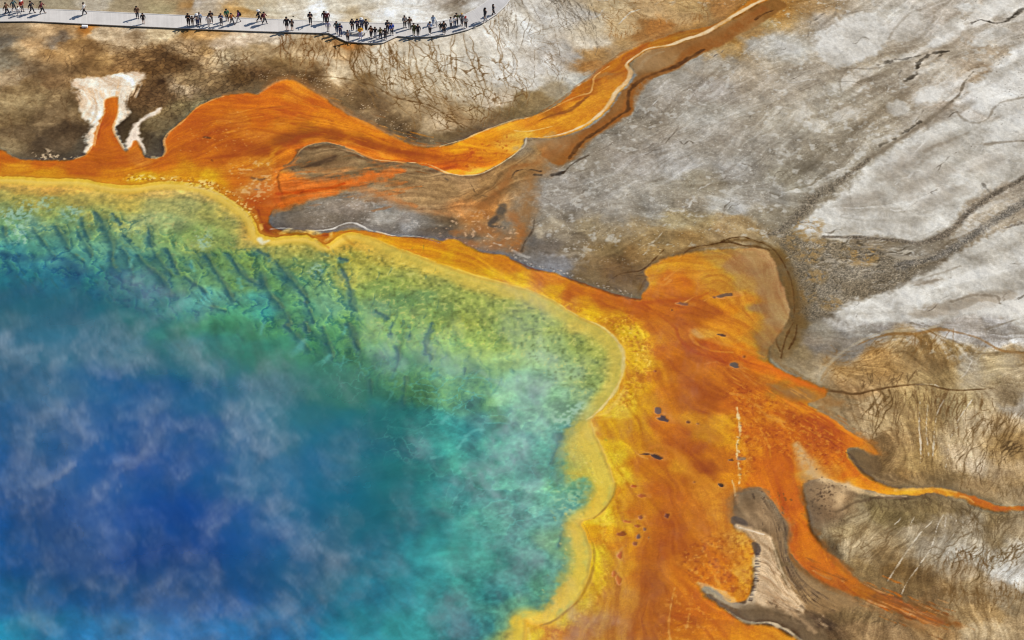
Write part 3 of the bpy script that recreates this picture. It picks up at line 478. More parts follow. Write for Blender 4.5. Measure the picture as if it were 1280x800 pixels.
# flowing texture of the mats
lb = np.clip(L_mid, -2.2, 2.2)[..., None]; lf = np.clip(L_fine, -2.2, 2.2)[..., None]; lg = np.clip(L_big, -2, 2)[..., None]
nm = N_mid[..., None]
ORC *= 1 + lb * np.array((.028, .052, .08), np.float32) + lf * np.array((.010, .020, .03), np.float32) + lg * np.array((.018, .035, .03), np.float32) + nm * np.array((.02, .04, .05), np.float32)
stroke([(800,376),(806,345),(830,322),(877,311),(940,308),(962,316),(982,352),(988,385),(970,428),(966,446),(1000,472),(1036,490)], [6,8,9,7,6,8,12,14,12,8,6,5], (128,92,48), .5, 1., 5)
stroke([(1030,510),(1062,538),(1080,547),(1100,566)], [8,12,14,12], (146,98,48), .55, 1., 5)
stroke([(1060,563),(1072,586),(1095,604),(1140,616),(1200,618),(1250,636),(1290,636)], [5,6,7,9,9,8,7], (124,90,50), .5, 1., 4)
stroke([(965,624),(985,656),(986,690),(1010,718),(1058,742),(1110,762),(1170,784)], [6,10,12,14,16,18,16], (136,92,44), .5, 1., 6)
stroke([(1004,606),(1014,660),(1048,703),(1092,736),(1150,762),(1190,780)], [6,10,12,14,16,16], (132,92,46), .5, 1., 6)
def mat(pts, soft=1.6, rag=2.0, alpha=1.0): return fill(pts, ORC, soft, rag, alpha, wet=1.0)

# cream sinter spouts on the left first
CR = (234,214,190)
W, a = fill([(90,104),(99,99),(120,99),(150,92),(183,91),(176,104),(166,118),(158,130),(154,145),(148,152),(143,163),(150,175),(157,188),(140,200),(112,192),(109,182),(112,166),(117,157),(110,147),(103,141),(97,121)], np.array(CR, np.float32) * (1 + (L_mid * .02 + N_hi * .05 + N_blot * .07)[..., None] * np.array((.5, 1, 1.5), np.float32)), 5.0, 9.0, .97, dz=.05)
tint(W, a * np.clip(L_mid[sl(W)], -2, 2), (.03, .05, .07))
fill([(201,135),(190,140),(180,146),(171,152),(164,160),(159,172),(154,180),(160,188),(170,184),(176,186),(181,194),(184,190),(179,178),(175,163),(178,152),(190,146),(200,141)], (240,218,198), 3.0, 5.0, .95, dz=.04)
W, a = zone([(34,196),(46,186),(60,187),(75,193),(98,196),(98,202),(60,202),(40,200)], 3)
over(W, a * sstep(-.1, .5, N_brk[sl(W)] + .5 * N_hi[sl(W)]) * .85, (222,190,150))
W, a = zone([(180,192),(192,194),(206,188),(208,196),(195,201),(184,199)], 3); over(W, a * sstep(-.1, .5, N_brk[sl(W)]) * .8, (218,180,130))
for k in range(70):
    x = random.uniform(95, 180); y = np.interp(x, [95, 120, 150, 180], [112, 106, 100, 97]) + random.uniform(-6, 12)
    stroke([(x, y), (x - (x - 138) * .12, y + 9), (x - (x - 138) * .25, y + random.uniform(14, 24))], [.5, random.uniform(1, 2.4), .5], random.choice([(246,232,214),(240,206,166),(232,190,146)]), .4, .8, 1.5)
for pts in ([(95,115),(105,135),(118,150)],[(118,170),(112,182)]): stroke(pts, [8,10,5], (226,190,150), .5, .9, 4)

stroke([(280,119),(300,116),(320,117),(333,110),(345,102),(362,98),(378,104),(405,120),(440,143),(480,163),(515,179),(550,182)], [5,6,7,9,12,12,13,13,12,10,6,3], (170,112,56), .6, 1., 4)
# upper stream, tongue and shore strip as one sheet
UP = [(-60,180),(0,187),(10,193),(25,199),(45,200),(80,200),(100,197),(112,189),(117,178),(120,166),(125,152),(131,141),(131,127),(137,123),(147,121),(148,130),(147,140),(143,152),(142,163),(147,174),(152,183),(157,189),(162,184),(167,176),(172,176),(177,184),(181,195),(191,198),(203,195),(207,188),(205,177),(209,168),(220,158),(230,150),(244,136),(260,127),(280,120),(300,117),(315,117),(322,118),(333,111),(345,103),(362,100),(376,105),(390,113),(405,122),(421,134),(440,145),(460,154),(480,165),(500,175),(515,181),(530,184),(550,183),(565,180),(580,174),(600,165),(620,158),(640,151),(660,147),(680,138),(700,127),(713,116),(722,107),(736,98),(748,88),(764,76),(780,66),(800,56),(830,46),(852,38),(880,34),(905,24),(928,8),(945,-4),(990,-20),(990,-14),(962,0),(942,7),(921,20),(901,32),(881,42),(856,51),(836,58),(813,62),(797,71),(786,82),(791,90),(787,102),(775,114),(765,130),(755,142),(739,154),(719,164),(697,171),(678,174),(658,173),(655,181),(650,187),(640,195),(620,208),(602,217),(582,219),(560,216),(540,209),(520,203),(500,202),(470,199),(455,193),(430,183),(407,178),(388,181),(376,188),(368,199),(352,212),(348,220),(350,232),(352,244),(346,256),(340,264),(336,272),(340,284),(360,291),(385,294),(410,291),(424,289),(445,287),(470,290),(495,295),(530,297),(560,305),(600,315),(640,325),(640,370),(560,345),(500,330),(440,320),(330,320),(320,290),(300,262),(270,250),(230,245),(100,245),(-60,245)]
mat(UP, 2.0, 3.2)
fill([(332,208),(356,214),(384,224),(412,226),(440,226),(430,236),(404,244),(378,252),(350,262),(334,262)], ORC, 9, 6, .85)
stroke([(370,200),(360,205),(348,212),(345,222)], [8,10,10,6], (206,120,44), .55, 1., 4)
stroke([(372,206),(395,214),(420,214),(445,210)], [8,12,10,6], (168,122,76), .6, 1., 4)
stroke([(440,245),(480,250),(520,262),(560,268)], [10,14,12,8], (170,118,72), .4, 1., 6)
stroke([(372,188),(390,186),(410,184),(435,190),(460,200),(500,206),(545,214)], [5,7,6,6,6,6,6], (92,66,42), .6, 1., 3)
for k in range(70):      # feathered flows across the left and middle of the bar
    x = random.uniform(345, 500); y = np.interp(x, [340, 420, 520], [236, 228, 232]) + random.gauss(0, 13); L_ = random.uniform(18, 56)
    stroke([(x, y), (x + L_ * .5, y - L_ * .07), (x + L_, y - L_ * random.uniform(.05, .2))], [.6, random.uniform(2, 6), .6], random.choice([(204,118,48),(188,128,74),(130,96,64),(170,104,50),(112,86,62),(196,142,92)]), .4, 1., 3, brk=.5)
# soft streak of orange running over the grey bar
stroke([(335,232),(380,234),(420,230),(455,222),(485,215),(505,212)], [40,30,20,15,14,8], (196,118,62), .55, 1., 5)
stroke([(335,238),(375,238),(415,232),(450,224),(480,217),(500,213)], [30,22,16,13,13,10], (206,112,40), .7, 1., 7)
stroke([(335,255),(365,252),(400,245),(425,240)], [16,12,9,5], (198,110,44), .75, 1., 4)
stroke([(440,236),(470,240),(495,250),(520,258)], [10,9,7,4], (190,124,70), .45, 1., 5)
stroke([(345,242),(380,240),(410,235),(430,229)], [6,7,5,3], (182,78,10), .8, .9, 2)
stroke([(345,192),(370,174),(392,167),(420,168),(455,177),(490,187),(530,194),(560,198)], [6,9,12,12,11,10,9,5], (160,70,4), .65, .9, 2)
stroke([(258,198),(300,193),(330,190),(352,180)], [5,7,8,7], (158,68,2), .55, .9, 2)
# grey notches in the upper mats
for pts, w, c, al in (([(366,212),(385,209),(400,205),(412,200),(420,196)],[2,6,9,10,6],(88,70,54),.8),([(356,207),(364,203),(370,196),(378,188)],[3,4,4,3],(110,90,70),.7),([(315,222),(324,224),(330,223)],[4,6,5],(78,62,48),.85),([(318,236),(324,237)],[3,3],(140,124,110),.7),
    ([(405,188),(420,186),(440,190),(455,196)],[2,3,3,1],(196,172,140),.6),([(400,215),(420,206),(445,204)],[3,8,10],(128,104,78),.5),([(255,171),(262,172)],[2.5,2.5],(84,54,30),.85),([(264,199),(266,201)],[2,2],(120,60,20),.8)):
    stroke(pts, w, c, al, .8, 2.5)
for k in range(60):
    x = random.gauss(272, 22); y = random.gauss(170, 13)
    stroke([(x, y), (x + 1, y + .6)], random.uniform(.7, 1.5), (230,160,90), .7, .5, .4, curve=False)
W, a = zone([(285,205),(330,200),(350,215),(340,240),(318,262),(295,245)], 6)
over(W, a * sstep(.3, 1., fbm(.35, 2, 33)[sl(W)] + .4 * N_mid[sl(W)]) * .6, (226,178,120))
BK = interp([(958,10,140,92,36),(930,30,158,112,60),(905,48,150,104,54),(880,60,148,98,46),(860,66,140,92,42),(840,72,158,116,68),(815,75,160,122,78),(800,85,160,124,82),(808,92,132,90,44),(795,100,140,98,52),(786,118,138,92,42),(775,130,150,98,42),(765,142,140,90,38),(745,158,140,90,40),(720,176,150,106,58),(700,180,160,124,82),(700,196,146,96,44)], 4, warp=4 * M)
fill([(968,-2),(944,8),(923,21),(902,33),(882,43),(857,52),(837,59),(814,63),(799,72),(790,82),(794,92),(788,104),(776,116),(766,132),(756,144),(740,156),(720,166),(698,173),(668,176),(680,196),(702,206),(722,186),(745,169),(766,153),(787,140),(791,124),(792,112),(807,100),(830,93),(860,77),(885,65),(910,51),(935,37),(970,18),(985,6)], BK, 2.5, 4, .92, wet=.3)
W, a = zone([(350,186),(430,180),(540,206),(640,200),(690,175),(660,230),(620,270),(560,275),(500,255),(440,238),(350,262)], 8); tint(W, a, (.06, -.02, -.14)); tint(W, a * np.clip(L_mid[sl(W)], -2, 2), (.05, .055, .06))
# cream rims on the stream
RIM = (232,196,150)
for pts, w, al, c in (([(204,195),(207,187),(205,177),(209,168),(220,158),(230,150),(244,136),(260,127),(280,120)],[2,3,2.5,2,2,2,2,1.4,.8],.75,(224,156,84)),
    ([(131,142),(130,127),(137,122),(148,121)],[2,2,2],.6,(240,200,150)),([(118,182),(121,166),(126,152),(131,140)],[2.4,2,2,2],.7,(236,190,140)),([(149,130),(147,142),(143,153),(142,163),(148,175),(155,187)],[2,2,2,2.5,2,2],.75,(236,190,140)),
    ([(0,187),(10,193),(25,199),(45,200)],[1.2,1.2,1.4,1],.5,(220,140,70)),([(95,198),(108,193),(115,184)],[1.4,1.6,1],.7,(232,180,120)),
    ([(300,117),(320,118),(345,103),(362,100),(376,105),(405,122),(440,145),(480,165),(515,181),(550,183)],[2,2,3,4,4,6,6,5,3,1],.35,(222,150,84)),
    ([(368,199),(376,188),(388,181),(407,178),(430,183),(455,193),(470,199)],[3,3,2.6,2.6,2.6,2.6,2],.6,(224,160,90)),
    ([(470,199),(500,202),(530,204),(545,209),(560,216),(582,219),(602,217),(620,208),(640,195),(652,184)],[1.2,1.4,1.6,2,2.4,3,3,2.4,1.6,1.6],.85,(236,206,150)),
    ([(550,183),(580,174),(600,165),(640,151),(662,146)],[.8,1.4,1.6,2,1.6],.7,(232,196,140)),
    ([(640,163),(658,164),(676,161),(692,157)],[2,2.4,1.6,1],.7,(240,206,140)),([(658,172),(656,182),(650,187)],[3,3,2],.8,(226,206,180)),
    ([(660,150),(690,135),(712,124),(728,118),(738,115),(741,105),(743,96),(750,90),(762,82)],[1.4,1.6,2,2,2,1.8,1.6,1.6,1],.85,(222,168,96)),
    ([(966,-6),(940,6),(920,18),(899,30),(880,41),(856,49),(836,56),(812,60),(796,69),(783,80),(788,89),(784,101),(772,112),(762,128),(752,140),(737,152),(717,162),(695,169),(672,172)],[4,5,6,6,6,4.5,4.5,3.4,3.4,3.4,6,5,5.5,6,5.5,3.4,2.4,1.6,1],.92,(230,204,166))):
    stroke(pts, w, c, al, .5, 1.2, dz=.02)
for pts, w, c, al in (([(790,92),(800,84),(810,72),(830,64)],[5,7,6,4],(170,138,98),.6),([(672,151),(690,144),(710,138),(722,130),(735,120)],[2,5,6,4,2],(140,78,22),.75),([(745,98),(755,92),(765,92)],[3,6,4],(160,110,60),.5),
    ([(640,152),(680,137),(712,116),(722,106),(740,95),(765,74),(800,55),(830,44)],[1.6,2,3,3,3,3.4,4,3],(150,92,36),.55),
    # brown bank below the stream
    ([(955,10),(930,28),(905,45),(880,58),(862,66),(845,82),(820,92),(808,97),(795,110),(788,122),(784,134),(772,146),(752,158),(730,172),(715,190),(700,203)],[14,18,22,20,16,12,10,14,16,16,16,15,14,18,20,16],(146,88,32),.9),
    ([(968,12),(955,17),(944,24)],[3,3,2],(96,58,16),.8),([(880,62),(862,72),(845,82),(826,89),(808,96),(796,104),(787,113),(785,126),(785,136),(775,143),(765,150),(752,160),(740,168),(728,176),(718,188),(710,198)],[3,5,6,6,5,4,4,4,5,4,4,3,3,4,4,3],(94,58,22),.9)):
    stroke(pts, w, c, al, .7, 2.4, dz=-.02)
# runnels feeding the shore from the bank
for pts, w, c, al in (([(705,178),(690,190),(672,202),(655,206),(640,212),(632,228),(622,240),(608,254),(596,264),(585,275)],[20,18,14,12,12,13,13,16,20,24],(154,98,46),.75),([(680,212),(664,222),(662,245),(658,268),(652,288),(642,305)],[26,20,22,24,22,26],(156,108,58),.7),([(572,290),(600,286),(630,300),(600,306),(560,300)],[16,24,30,20,8],(162,102,50),.7),([(640,270),(650,290),(645,310)],[16,18,14],(164,94,36),.5),
    ([(645,185),(670,178),(690,168)],[8,10,8],(176,150,116),.5),([(582,262),(590,262)],[12,12],(206,156,100),.5)):
    stroke(pts, w, c, al, 1.0, 5, wet=.5)
for pts, w, c, al in (([(628,258),(624,270),(612,281),(630,285)],[10,12,6,5],(92,80,66),.85),([(640,222),(645,214),(662,212),(676,214)],[2,2,2.4,3],(62,48,34),.75),([(668,218),(676,219)],[5,4],(60,50,40),.8),([(690,219),(697,218),(705,214)],[5,7,3],(54,46,40),.8),([(704,216),(714,206),(724,200),(736,194)],[3,3,3,2],(74,58,42),.8),([(668,275),(665,290),(656,303),(652,314)],[2,3,3,3],(84,68,52),.75),([(586,226),(592,236),(596,243),(610,246)],[2,2,2,1],(104,78,50),.7),([(556,222),(560,225)],[1.5,1.5],(90,76,60),.7),([(545,285),(556,285),(566,286)],[6,8,4],(90,76,62),.6),([(605,296),(610,299)],[3,2],(140,124,104),.6)):
    stroke(pts, w, c, al, .7, 2)
for pts in ([(640,312),(648,318),(660,322)],[(617,304),(625,306)],[(590,285),(594,290)],[(610,292),(616,297)]): stroke(pts, [3,4,3], (200,190,182), .6, .8, 3)
W, a = zone([(545,285),(600,262),(650,290),(640,322),(560,303)], 5)
over(W, a * sstep(.35, 1., fbm(.4, 3, 37)[sl(W)]) * .5, (214,170,130)); tint(W, a * N_w2[sl(W)], (.14, .18, .2))
# white line of sinter on the grey bar, and the dark lip above the shore
for pts, w in (([(338,286),(352,285),(366,287)],1.6),([(385,289),(400,288),(415,286),(424,281),(434,278),(444,278),(452,282),(462,287),(475,290),(490,294)],2.2),([(490,294),(520,296),(540,300),(556,305)],1.2)):
    stroke(pts, w, (222,214,206), .85, .5, 1.2, dz=.03)
W, a = zone([(380,262),(440,245),(500,262),(530,280),(500,292),(440,276),(400,285)], 6)
tint(W, a * N_w2[sl(W)], (.12, .12, .12)); over(W, a * sstep(.4, 1., fbm(.3, 3, 39)[sl(W)] + .3 * N_w1[sl(W)]) * .45, (196,184,172))
stroke([(322,262),(328,280),(338,292),(360,296),(385,297),(410,293)], [3,5,5,4,5,3], (140,54,2), .7, .7, 1.5)
stroke([(425,290),(455,288),(492,295),(530,298),(562,306),(602,316),(642,326),(668,337),(692,342),(718,351),(745,361),(768,369),(790,373),(808,374)], [1.2,1.2,1.2,1.4,1.4,1.6,2,2.4,2.4,3,3.6,4,4,3], (140,58,2), .7, .6, .8, dz=-.03)
for k in range(90):
    t = random.random(); x = 640 + 165 * t; y = np.interp(x, [640,665,690,715,740,765,790,805], [321,334,339,347,355,364,371,372]) - random.uniform(0, 5)
    stroke([(x, y), (x + .8, y + .5)], random.uniform(.7, 1.5), random.choice([(196,180,170),(80,62,50),(210,196,186)]), .6, .5, .4, curve=False)

# the big fan
FANP = [(560,300),(600,314),(640,324),(665,336),(690,341),(715,350),(740,358),(765,367),(790,373),(802,374),(804,368),(812,354),(806,340),(815,330),(830,323),(850,318),(877,313),(900,311),(920,311),(940,310),(958,313),(967,325),(974,342),(980,360),(985,378),(985,394),(978,410),(968,426),(962,440),(962,450),(973,461),(997,473),(1022,483),(1034,488),(1030,496),(1010,504),(1024,515),(1042,525),(1062,540),(1079,548),(1093,558),(1098,566),(1090,568),(1078,562),(1066,559),(1058,562),(1060,572),(1070,584),(1082,594),(1092,600),(1105,606),(1120,610),(1140,611),(1165,609),(1185,612),(1200,616),(1217,620),(1235,627),(1250,632),(1300,632),(1300,637),(1250,638),(1234,634),(1216,627),(1204,622),(1188,619),(1165,616),(1146,618),(1130,618),(1108,618),(1090,614),(1070,608),(1050,602),(1030,598),(1010,602),(1004,612),(1008,635),(1014,660),(1028,682),(1048,702),(1073,725),(1092,736),(1122,748),(1150,762),(1180,775),(1170,782),(1130,768),(1100,757),(1078,750),(1056,740),(1030,730),(1010,716),(994,702),(985,684),(986,658),(977,645),(969,632),(960,622),(950,611),(934,612),(920,618),(917,632),(918,648),(930,659),(944,672),(946,690),(943,706),(943,725),(938,744),(928,752),(914,752),(900,742),(884,733),(876,738),(890,750),(908,762),(926,776),(940,780),(958,780),(974,785),(988,793),(1000,802),(1010,870),(620,870),(630,780),(690,740),(690,640),(720,560),(720,500),(700,420),(620,360),(540,330)]
mat(FANP, 2.2, 3.6)
# soft outer edges: tan wash fading from the mats
for pts, w, c, al in (([(985,470),(1010,480),(1035,490)],[3,4,2],(206,110,16),.6),([(1098,566),(1090,556),(1072,542)],[6,8,6],(186,118,50),.5),([(940,330),(960,360),(968,395),(955,425)],[26,26,24,20],(164,124,72),.45),([(880,316),(915,315),(945,318)],[5,7,8],(150,112,60),.5),([(960,480),(990,492),(1020,498),(1050,505)],[6,12,14,12],(158,110,58),.65),
    ([(1060,750),(1100,764),(1150,780),(1200,793)],[4,6,8,6],(176,128,80),.4),([(1095,745),(1130,757),(1165,770),(1200,782)],[8,12,14,10],(136,82,34),.6)):
    stroke(pts, w, c, al, 1., 5)
for pts, w, c, al in (([(962,624),(972,634),(980,648),(988,662),(986,690),(996,706),(1015,722),(1040,736),(1075,752)],[3,4,5,6,7,7,7,7,6],(150,88,32),.55),([(1000,606),(1006,632),(1014,660),(1030,684),(1052,706),(1078,728),(1110,744)],[3,4,5,6,6,6,6],(146,88,34),.5),
    ([(1000,640),(1005,670),(1015,690),(1035,710),(1065,728)],[5,6,7,6,4],(220,118,16),.35),([(964,575),(978,600),(988,625)],[10,12,10],(214,116,14),.35)):
    stroke(pts, w, c, al, 1., 4)
for k in range(120):
    t = random.random(); x = 1010 + 170 * t + random.gauss(0, 8); y = np.interp(x, [990,1020,1060,1100,1150,1190], [690,715,733,748,766,780]) + random.gauss(0, 7 + 5 * t)
    L_ = random.uniform(10, 34); stroke([(x, y), (x + L_ * .5, y + L_ * .22 + random.gauss(0, .8)), (x + L_, y + L_ * .42)], [.5, random.uniform(.9, 2.2), .5], random.choice([(196,104,20),(150,86,34),(120,72,32),(210,150,90),(170,96,30)]), .55, .7, 1.5, brk=.5)
for k in range(90):
    x = random.uniform(900, 1060); y = 470 + (x - 900) * .5 + random.gauss(0, 16)
    L_ = random.uniform(10, 30); stroke([(x, y), (x + L_ * .5, y + L_ * .27), (x + L_, y + L_ * .58)], [.5, random.uniform(.8, 1.8), .5], random.choice([(222,140,30),(176,78,4),(226,156,60)]), .45, .7, 1.2, brk=.5)
for k in range(110):
    x = random.uniform(240, 560); y = np.interp(x, [240,300,360,420,480,560], [165,150,140,155,180,195]) + random.gauss(0, 13); d_ = np.interp(x, [240,330,360,480,560], [-.25,-.1,.2,.35,.1])
    L_ = random.uniform(14, 44); stroke([(x, y), (x + L_ * .5, y + L_ * .5 * d_ + random.gauss(0, 1)), (x + L_, y + L_ * d_)], [.5, random.uniform(.9, 2.6), .5], random.choice([(222,132,26),(176,80,4),(160,72,6),(230,150,56)]), .38, .8, 1.5, brk=.5)
# rims and bright threads of the fan
for pts, w, c, al in (
    ([(958,486),(980,500),(1002,512),(1022,516),(1040,525),(1060,540),(1076,550)],[2,2.4,2.6,3,3,4,5],(224,132,24),.75),
    ([(930,440),(950,452),(975,464),(1000,476),(1020,484)],[6,5,4,3,2],(216,110,6),.6),
    ([(1058,562),(1060,572),(1070,584),(1084,596),(1098,604)],[1.4,1.8,1.8,1.6,1.4],(240,160,40),.8),
    ([(1030,600),(1060,608),(1085,616),(1110,621),(1132,621)],[10,9,7,5,2],(222,184,132),.85),
    ([(1120,612),(1150,611),(1170,610),(1195,615)],[2,3,2.4,1.6],(230,176,90),.7),
    ([(1200,620),(1210,622),(1217,627)],[1.2,2,1.4],(226,176,110),.6),
    ([(996,556),(1006,576),(1020,598),(1034,620),(1046,638)],[10,20,28,30,16],(208,174,130),.75),
    ([(1060,604),(1052,618),(1046,632)],[8,14,8],(214,178,132),.7),
    
    ([(935,545),(926,548),(922,560)],[4,5,4],(230,170,60),.5),
    ([(915,492),(930,495),(945,506),(958,518),(972,526)],[3,4,4,4,2],(218,140,52),.6),
    ([(950,536),(956,545),(962,560),(964,580)],[1.4,2,2,1.6],(222,140,40),.6),
    ([(828,516),(845,522),(862,532),(880,540),(900,550)],[6,10,12,14,12],(204,128,34),.55),
    ([(812,560),(828,556),(846,566),(856,580),(866,596),(880,606)],[3,4,8,12,14,12],(204,124,34),.6),
    ([(810,573),(800,569),(792,562)],[1.6,2,1.6],(224,164,96),.6),([(794,563),(808,565),(818,568),(828,574)],[1,1.4,1.6,1.4],(226,160,90),.6),
    ([(805,380),(830,398),(845,410),(850,424),(868,440),(890,446),(920,458)],[2,3,3,3,4,4,3],(166,68,0),.55),
    ([(800,378),(840,375),(870,372),(885,366)],[5,6,5,3],(176,78,2),.5),
    ([(830,350),(838,344),(846,338),(852,334)],[1.6,2,1.6,1],(222,150,70),.6),([(820,352),(830,356),(838,350)],[2,2,1.2],(222,150,70),.5),
    ([(852,380),(862,374),(868,370)],[2,2.6,1.4],(226,166,100),.7),([(880,376),(890,371),(905,373),(920,370),(935,368)],[1.4,2,1.6,1.8,1.2],(224,150,74),.7),
    ([(870,416),(880,422),(905,430),(930,436),(955,446)],[3,5,4,4,3],(216,136,44),.55),([(862,418),(872,430),(890,438),(915,440)],[2,2.4,2,1.6],(224,150,60),.5),
    ([(868,414),(876,420)],[8,7],(216,180,120),.5),
    ([(880,455),(895,452),(905,455)],[2,2.4,1.4],(206,130,70),.55),([(905,458),(920,460),(935,472),(945,480)],[2,2.6,2.4,1.6],(206,130,60),.45),
    ([(890,515),(900,519)],[1,1],(222,150,90),.6),
    ([(770,690),(775,700),(772,712)],[4,5,4],(204,150,60),.55),([(772,690),(778,684)],[3,3],(206,150,70),.5),([(785,650),(796,648),(806,645)],[1.4,2,1.4],(222,150,60),.55),([(778,650),(786,652)],[1.4,2],(160,84,20),.6),([(776,640),(800,640),(812,648),(816,660)],[1.2,1.4,1.4,1],(196,110,20),.5),
    ([(843,735),(838,760),(836,785),(838,800)],[1.6,1.6,2,2],(226,170,96),.6),([(866,745),(862,765),(858,785)],[1.2,1.6,1.2],(222,160,90),.5),([(836,778),(845,782),(862,778),(880,786),(892,800)],[1,1.6,2,2,1.6],(170,76,6),.5),([(850,755),(880,768),(900,785),(910,800)],[2,4,5,5],(176,80,4),.4),
    ([(880,680),(890,690),(905,695),(925,690)],[8,14,14,8],(198,100,14),.35),
    ([(830,690),(850,720),(870,745)],[8,10,8],(176,80,8),.4),([(870,650),(880,665),(890,680)],[12,14,10],(202,120,34),.35)):
    stroke(pts, w, c, al, .85, 1.8)
stroke([(921,508),(923,520),(925,534),(925,545),(921,555),(922,575),(925,590),(924,604)], [1,2,2.4,2.2,1.4,1,2.4,1.4], (234,204,150), .9, .6, 2.0, brk=.8)
for k in range(22):
    y = random.uniform(508, 604); x = np.interp(y, [508,534,555,590,604], [921,925,921,925,924]) + random.gauss(0, 1)
    stroke([(x, y), (x + 1.2, y + .4)], random.uniform(.8, 2.), random.choice([(240,216,170),(240,216,170),(110,84,56)]), .7, .5, .4, curve=False)
# small grey hollows, islands and pits in the fan
def pit(x, y, rx, ry, ang, c=(84,72,60), lip=(220,150,90)):
    ca, sa = math.cos(ang), math.sin(ang); rr = random.Random(int(x * 7 + y)); ra = [rr.uniform(.6, 1.25) for _ in range(9)]
    P = lambda k, ox=0: [(x + ox + k * ra[i] * rx * math.cos(t) * ca - k * ra[i] * ry * math.sin(t) * sa, y + k * ra[i] * rx * math.cos(t) * sa + k * ra[i] * ry * math.sin(t) * ca) for i, t in enumerate(np.arange(9) * .698)]
    stroke(P(1.1)[2:6], [.6, 1.3, .6], lip, .6, .7, 1., dz=.03); fill(P(1.6, rx * .6), lip, 2.5, 2.5, .28)
    fill(P(1.0), c, .8, 1.6, .88, dz=-.06)
pit(823,513,6.5,4,.4,(112,92,76)); pit(829,523,8,4,.25,(74,64,56)); pit(806,567,8,1.3,.05,(66,46,30)); pit(822,571,8,2.4,.45,(62,50,40))
pit(918,456,6,3,.05,(96,84,70)); pit(902,418,5,1.3,.1,(78,56,40)); pit(905,369,11,2.6,-.15,(112,86,58)); pit(892,371,4,1.4,.3,(120,84,56)); pit(853,379,8,2,.1,(140,88,56)); pit(901,606,3.4,2.2,.2,(56,44,30)); pit(914,574,3,1.2,0,(84,60,40)); pit(926,573,6,1.6,0,(150,120,90)); pit(819,471-8,1.5,1.2,0,(150,80,30))
pit(777,667,5,3,0,(150,78,16),(206,130,24)); pit(801,646,3.4,3,0,(150,84,40)); pit(784,651,6,2,.1,(190,104,30)); pit(792,607,4,2.2,0,(184,92,20)); pit(802,619,5,3,.2,(176,92,30)); pit(798,670,2.8,2.4,0,(110,84,64)); pit(794,679,4,3,0,(150,86,40)); pit(806,661,2,2,0,(130,90,60)); pit(797,657,3,2,0,(170,90,30)); pit(811,672,1.5,1.5,0,(120,90,60)); pit(834,644,2.6,3,0,(110,56,26)); pit(775,693,3.4,4,0,(186,96,20)); pit(768,717,3,4,.6,(192,110,30)); pit(774,724,3.6,6,-.3,(190,106,30)); pit(860,527,1.8,1.4,0,(110,66,30)); pit(872,529,1.4,1,0,(150,96,50)); pit(930,445,1.4,1.2,0,(150,80,20)); pit(840,387,1.3,1.2,0,(120,60,10)); pit(868,602,1.5,1,0,(140,80,30))
# grain: fine bright flecks on the shallow orange rills
W, a = zone([(885,670),(945,668),(945,745),(900,738),(870,730),(850,700)], 6)
over(W, a * sstep(.25, .9, fbm(.32, 2, 61)[sl(W)] + .4 * L_fine[sl(W)] * .3) * .5, (226,160,70)); tint(W, a * np.minimum(fbm(.32, 2, 62)[sl(W)], 0), (.12, .2, .3))
W, a = zone([(835,740),(880,745),(900,800),(830,805)], 8)
over(W, a * sstep(.3, .9, fbm(.3, 2, 63)[sl(W)] + L_mid[sl(W)] * .2) * .45, (222,150,60))
W, a = zone([(905,485),(960,490),(1030,535),(1060,565),(1030,590),(960,560),(930,610),(915,560)], 8)
over(W, a * sstep(.35, 1., fbm(.3, 2, 64)[sl(W)] + L_fine[sl(W)] * .3) * .45, (224,146,56)); tint(W, a * np.minimum(fbm(.3, 2, 65)[sl(W)], 0), (.1, .18, .3))
W, a = zone([(545,200),(580,188),(640,165),(640,185),(590,212)], 5)
over(W, a * sstep(.3, 1., fbm(.4, 3, 66)[sl(W)]) * .5, (178,74,0))

# brown scour and cream terrace of the lower fan
fill([(919,615),(934,611),(951,609),(961,622),(970,632),(977,645),(985,656),(984,684),(992,702),(1008,716),(1030,731),(1060,743),(1085,755),(1060,765),(1030,768),(1006,762),(990,742),(974,712),(967,682),(958,667),(931,659),(917,650),(914,635)], interp([(925,630,116,92,66),(940,645,126,102,76),(960,640,134,108,80),(975,665,130,102,72),(975,690,122,96,66),(990,715,138,110,78),(1010,740,148,118,82),(1040,750,142,112,76),(960,655,138,112,84),(930,655,122,100,78)], 4, warp=4 * M) * np.array((1.10, 1.08, 1.04), np.float32), 7, 8.0, .84, wet=0)
stroke([(922,612),(915,622),(912,636),(914,650)], [6,12,14,8], (176,118,64), .55, 1., 4)
stroke([(925,614),(940,610),(955,614),(964,626)], [5,6,6,4], (150,96,44), .55, 1., 3)
for k in range(50):
    x = random.uniform(918, 980); y = random.uniform(614, 665); stroke([(x, y), (x + 3, y + random.uniform(4, 12))], [.5, random.uniform(.8, 2), .5], random.choice([(84,66,48),(140,114,84),(128,98,66)]), .45, .8, 2)
W, a = zone([(918,618),(960,625),(985,660),(990,720),(1040,755),(1000,755),(970,690),(925,655)], 4); tint(W, a * L_mid[sl(W)], (.05,.055,.06)); tint(W, a * N_mid[sl(W)], (.08,.09,.1))
fill([(914,648),(920,646),(932,651),(934,658),(925,660),(916,656)], (104,88,72), 1.5, 2.5, .8)
W, a = fill([(918,658),(930,658),(956,666),(967,682),(974,712),(990,741),(1003,757),(1000,768),(986,768),(964,760),(944,757),(932,756),(938,744),(943,725),(943,706),(946,690),(942,674)], (208,174,134), 3.5, 5.0, .92, wet=0, dz=.04)
tint(W, a * np.clip(L_mid[sl(W)], -2, 1.6), (.08, .095, .115)); tint(W, a * np.minimum(np.clip(L_big[sl(W)], -2, 1), 0), (.06,.07,.09))
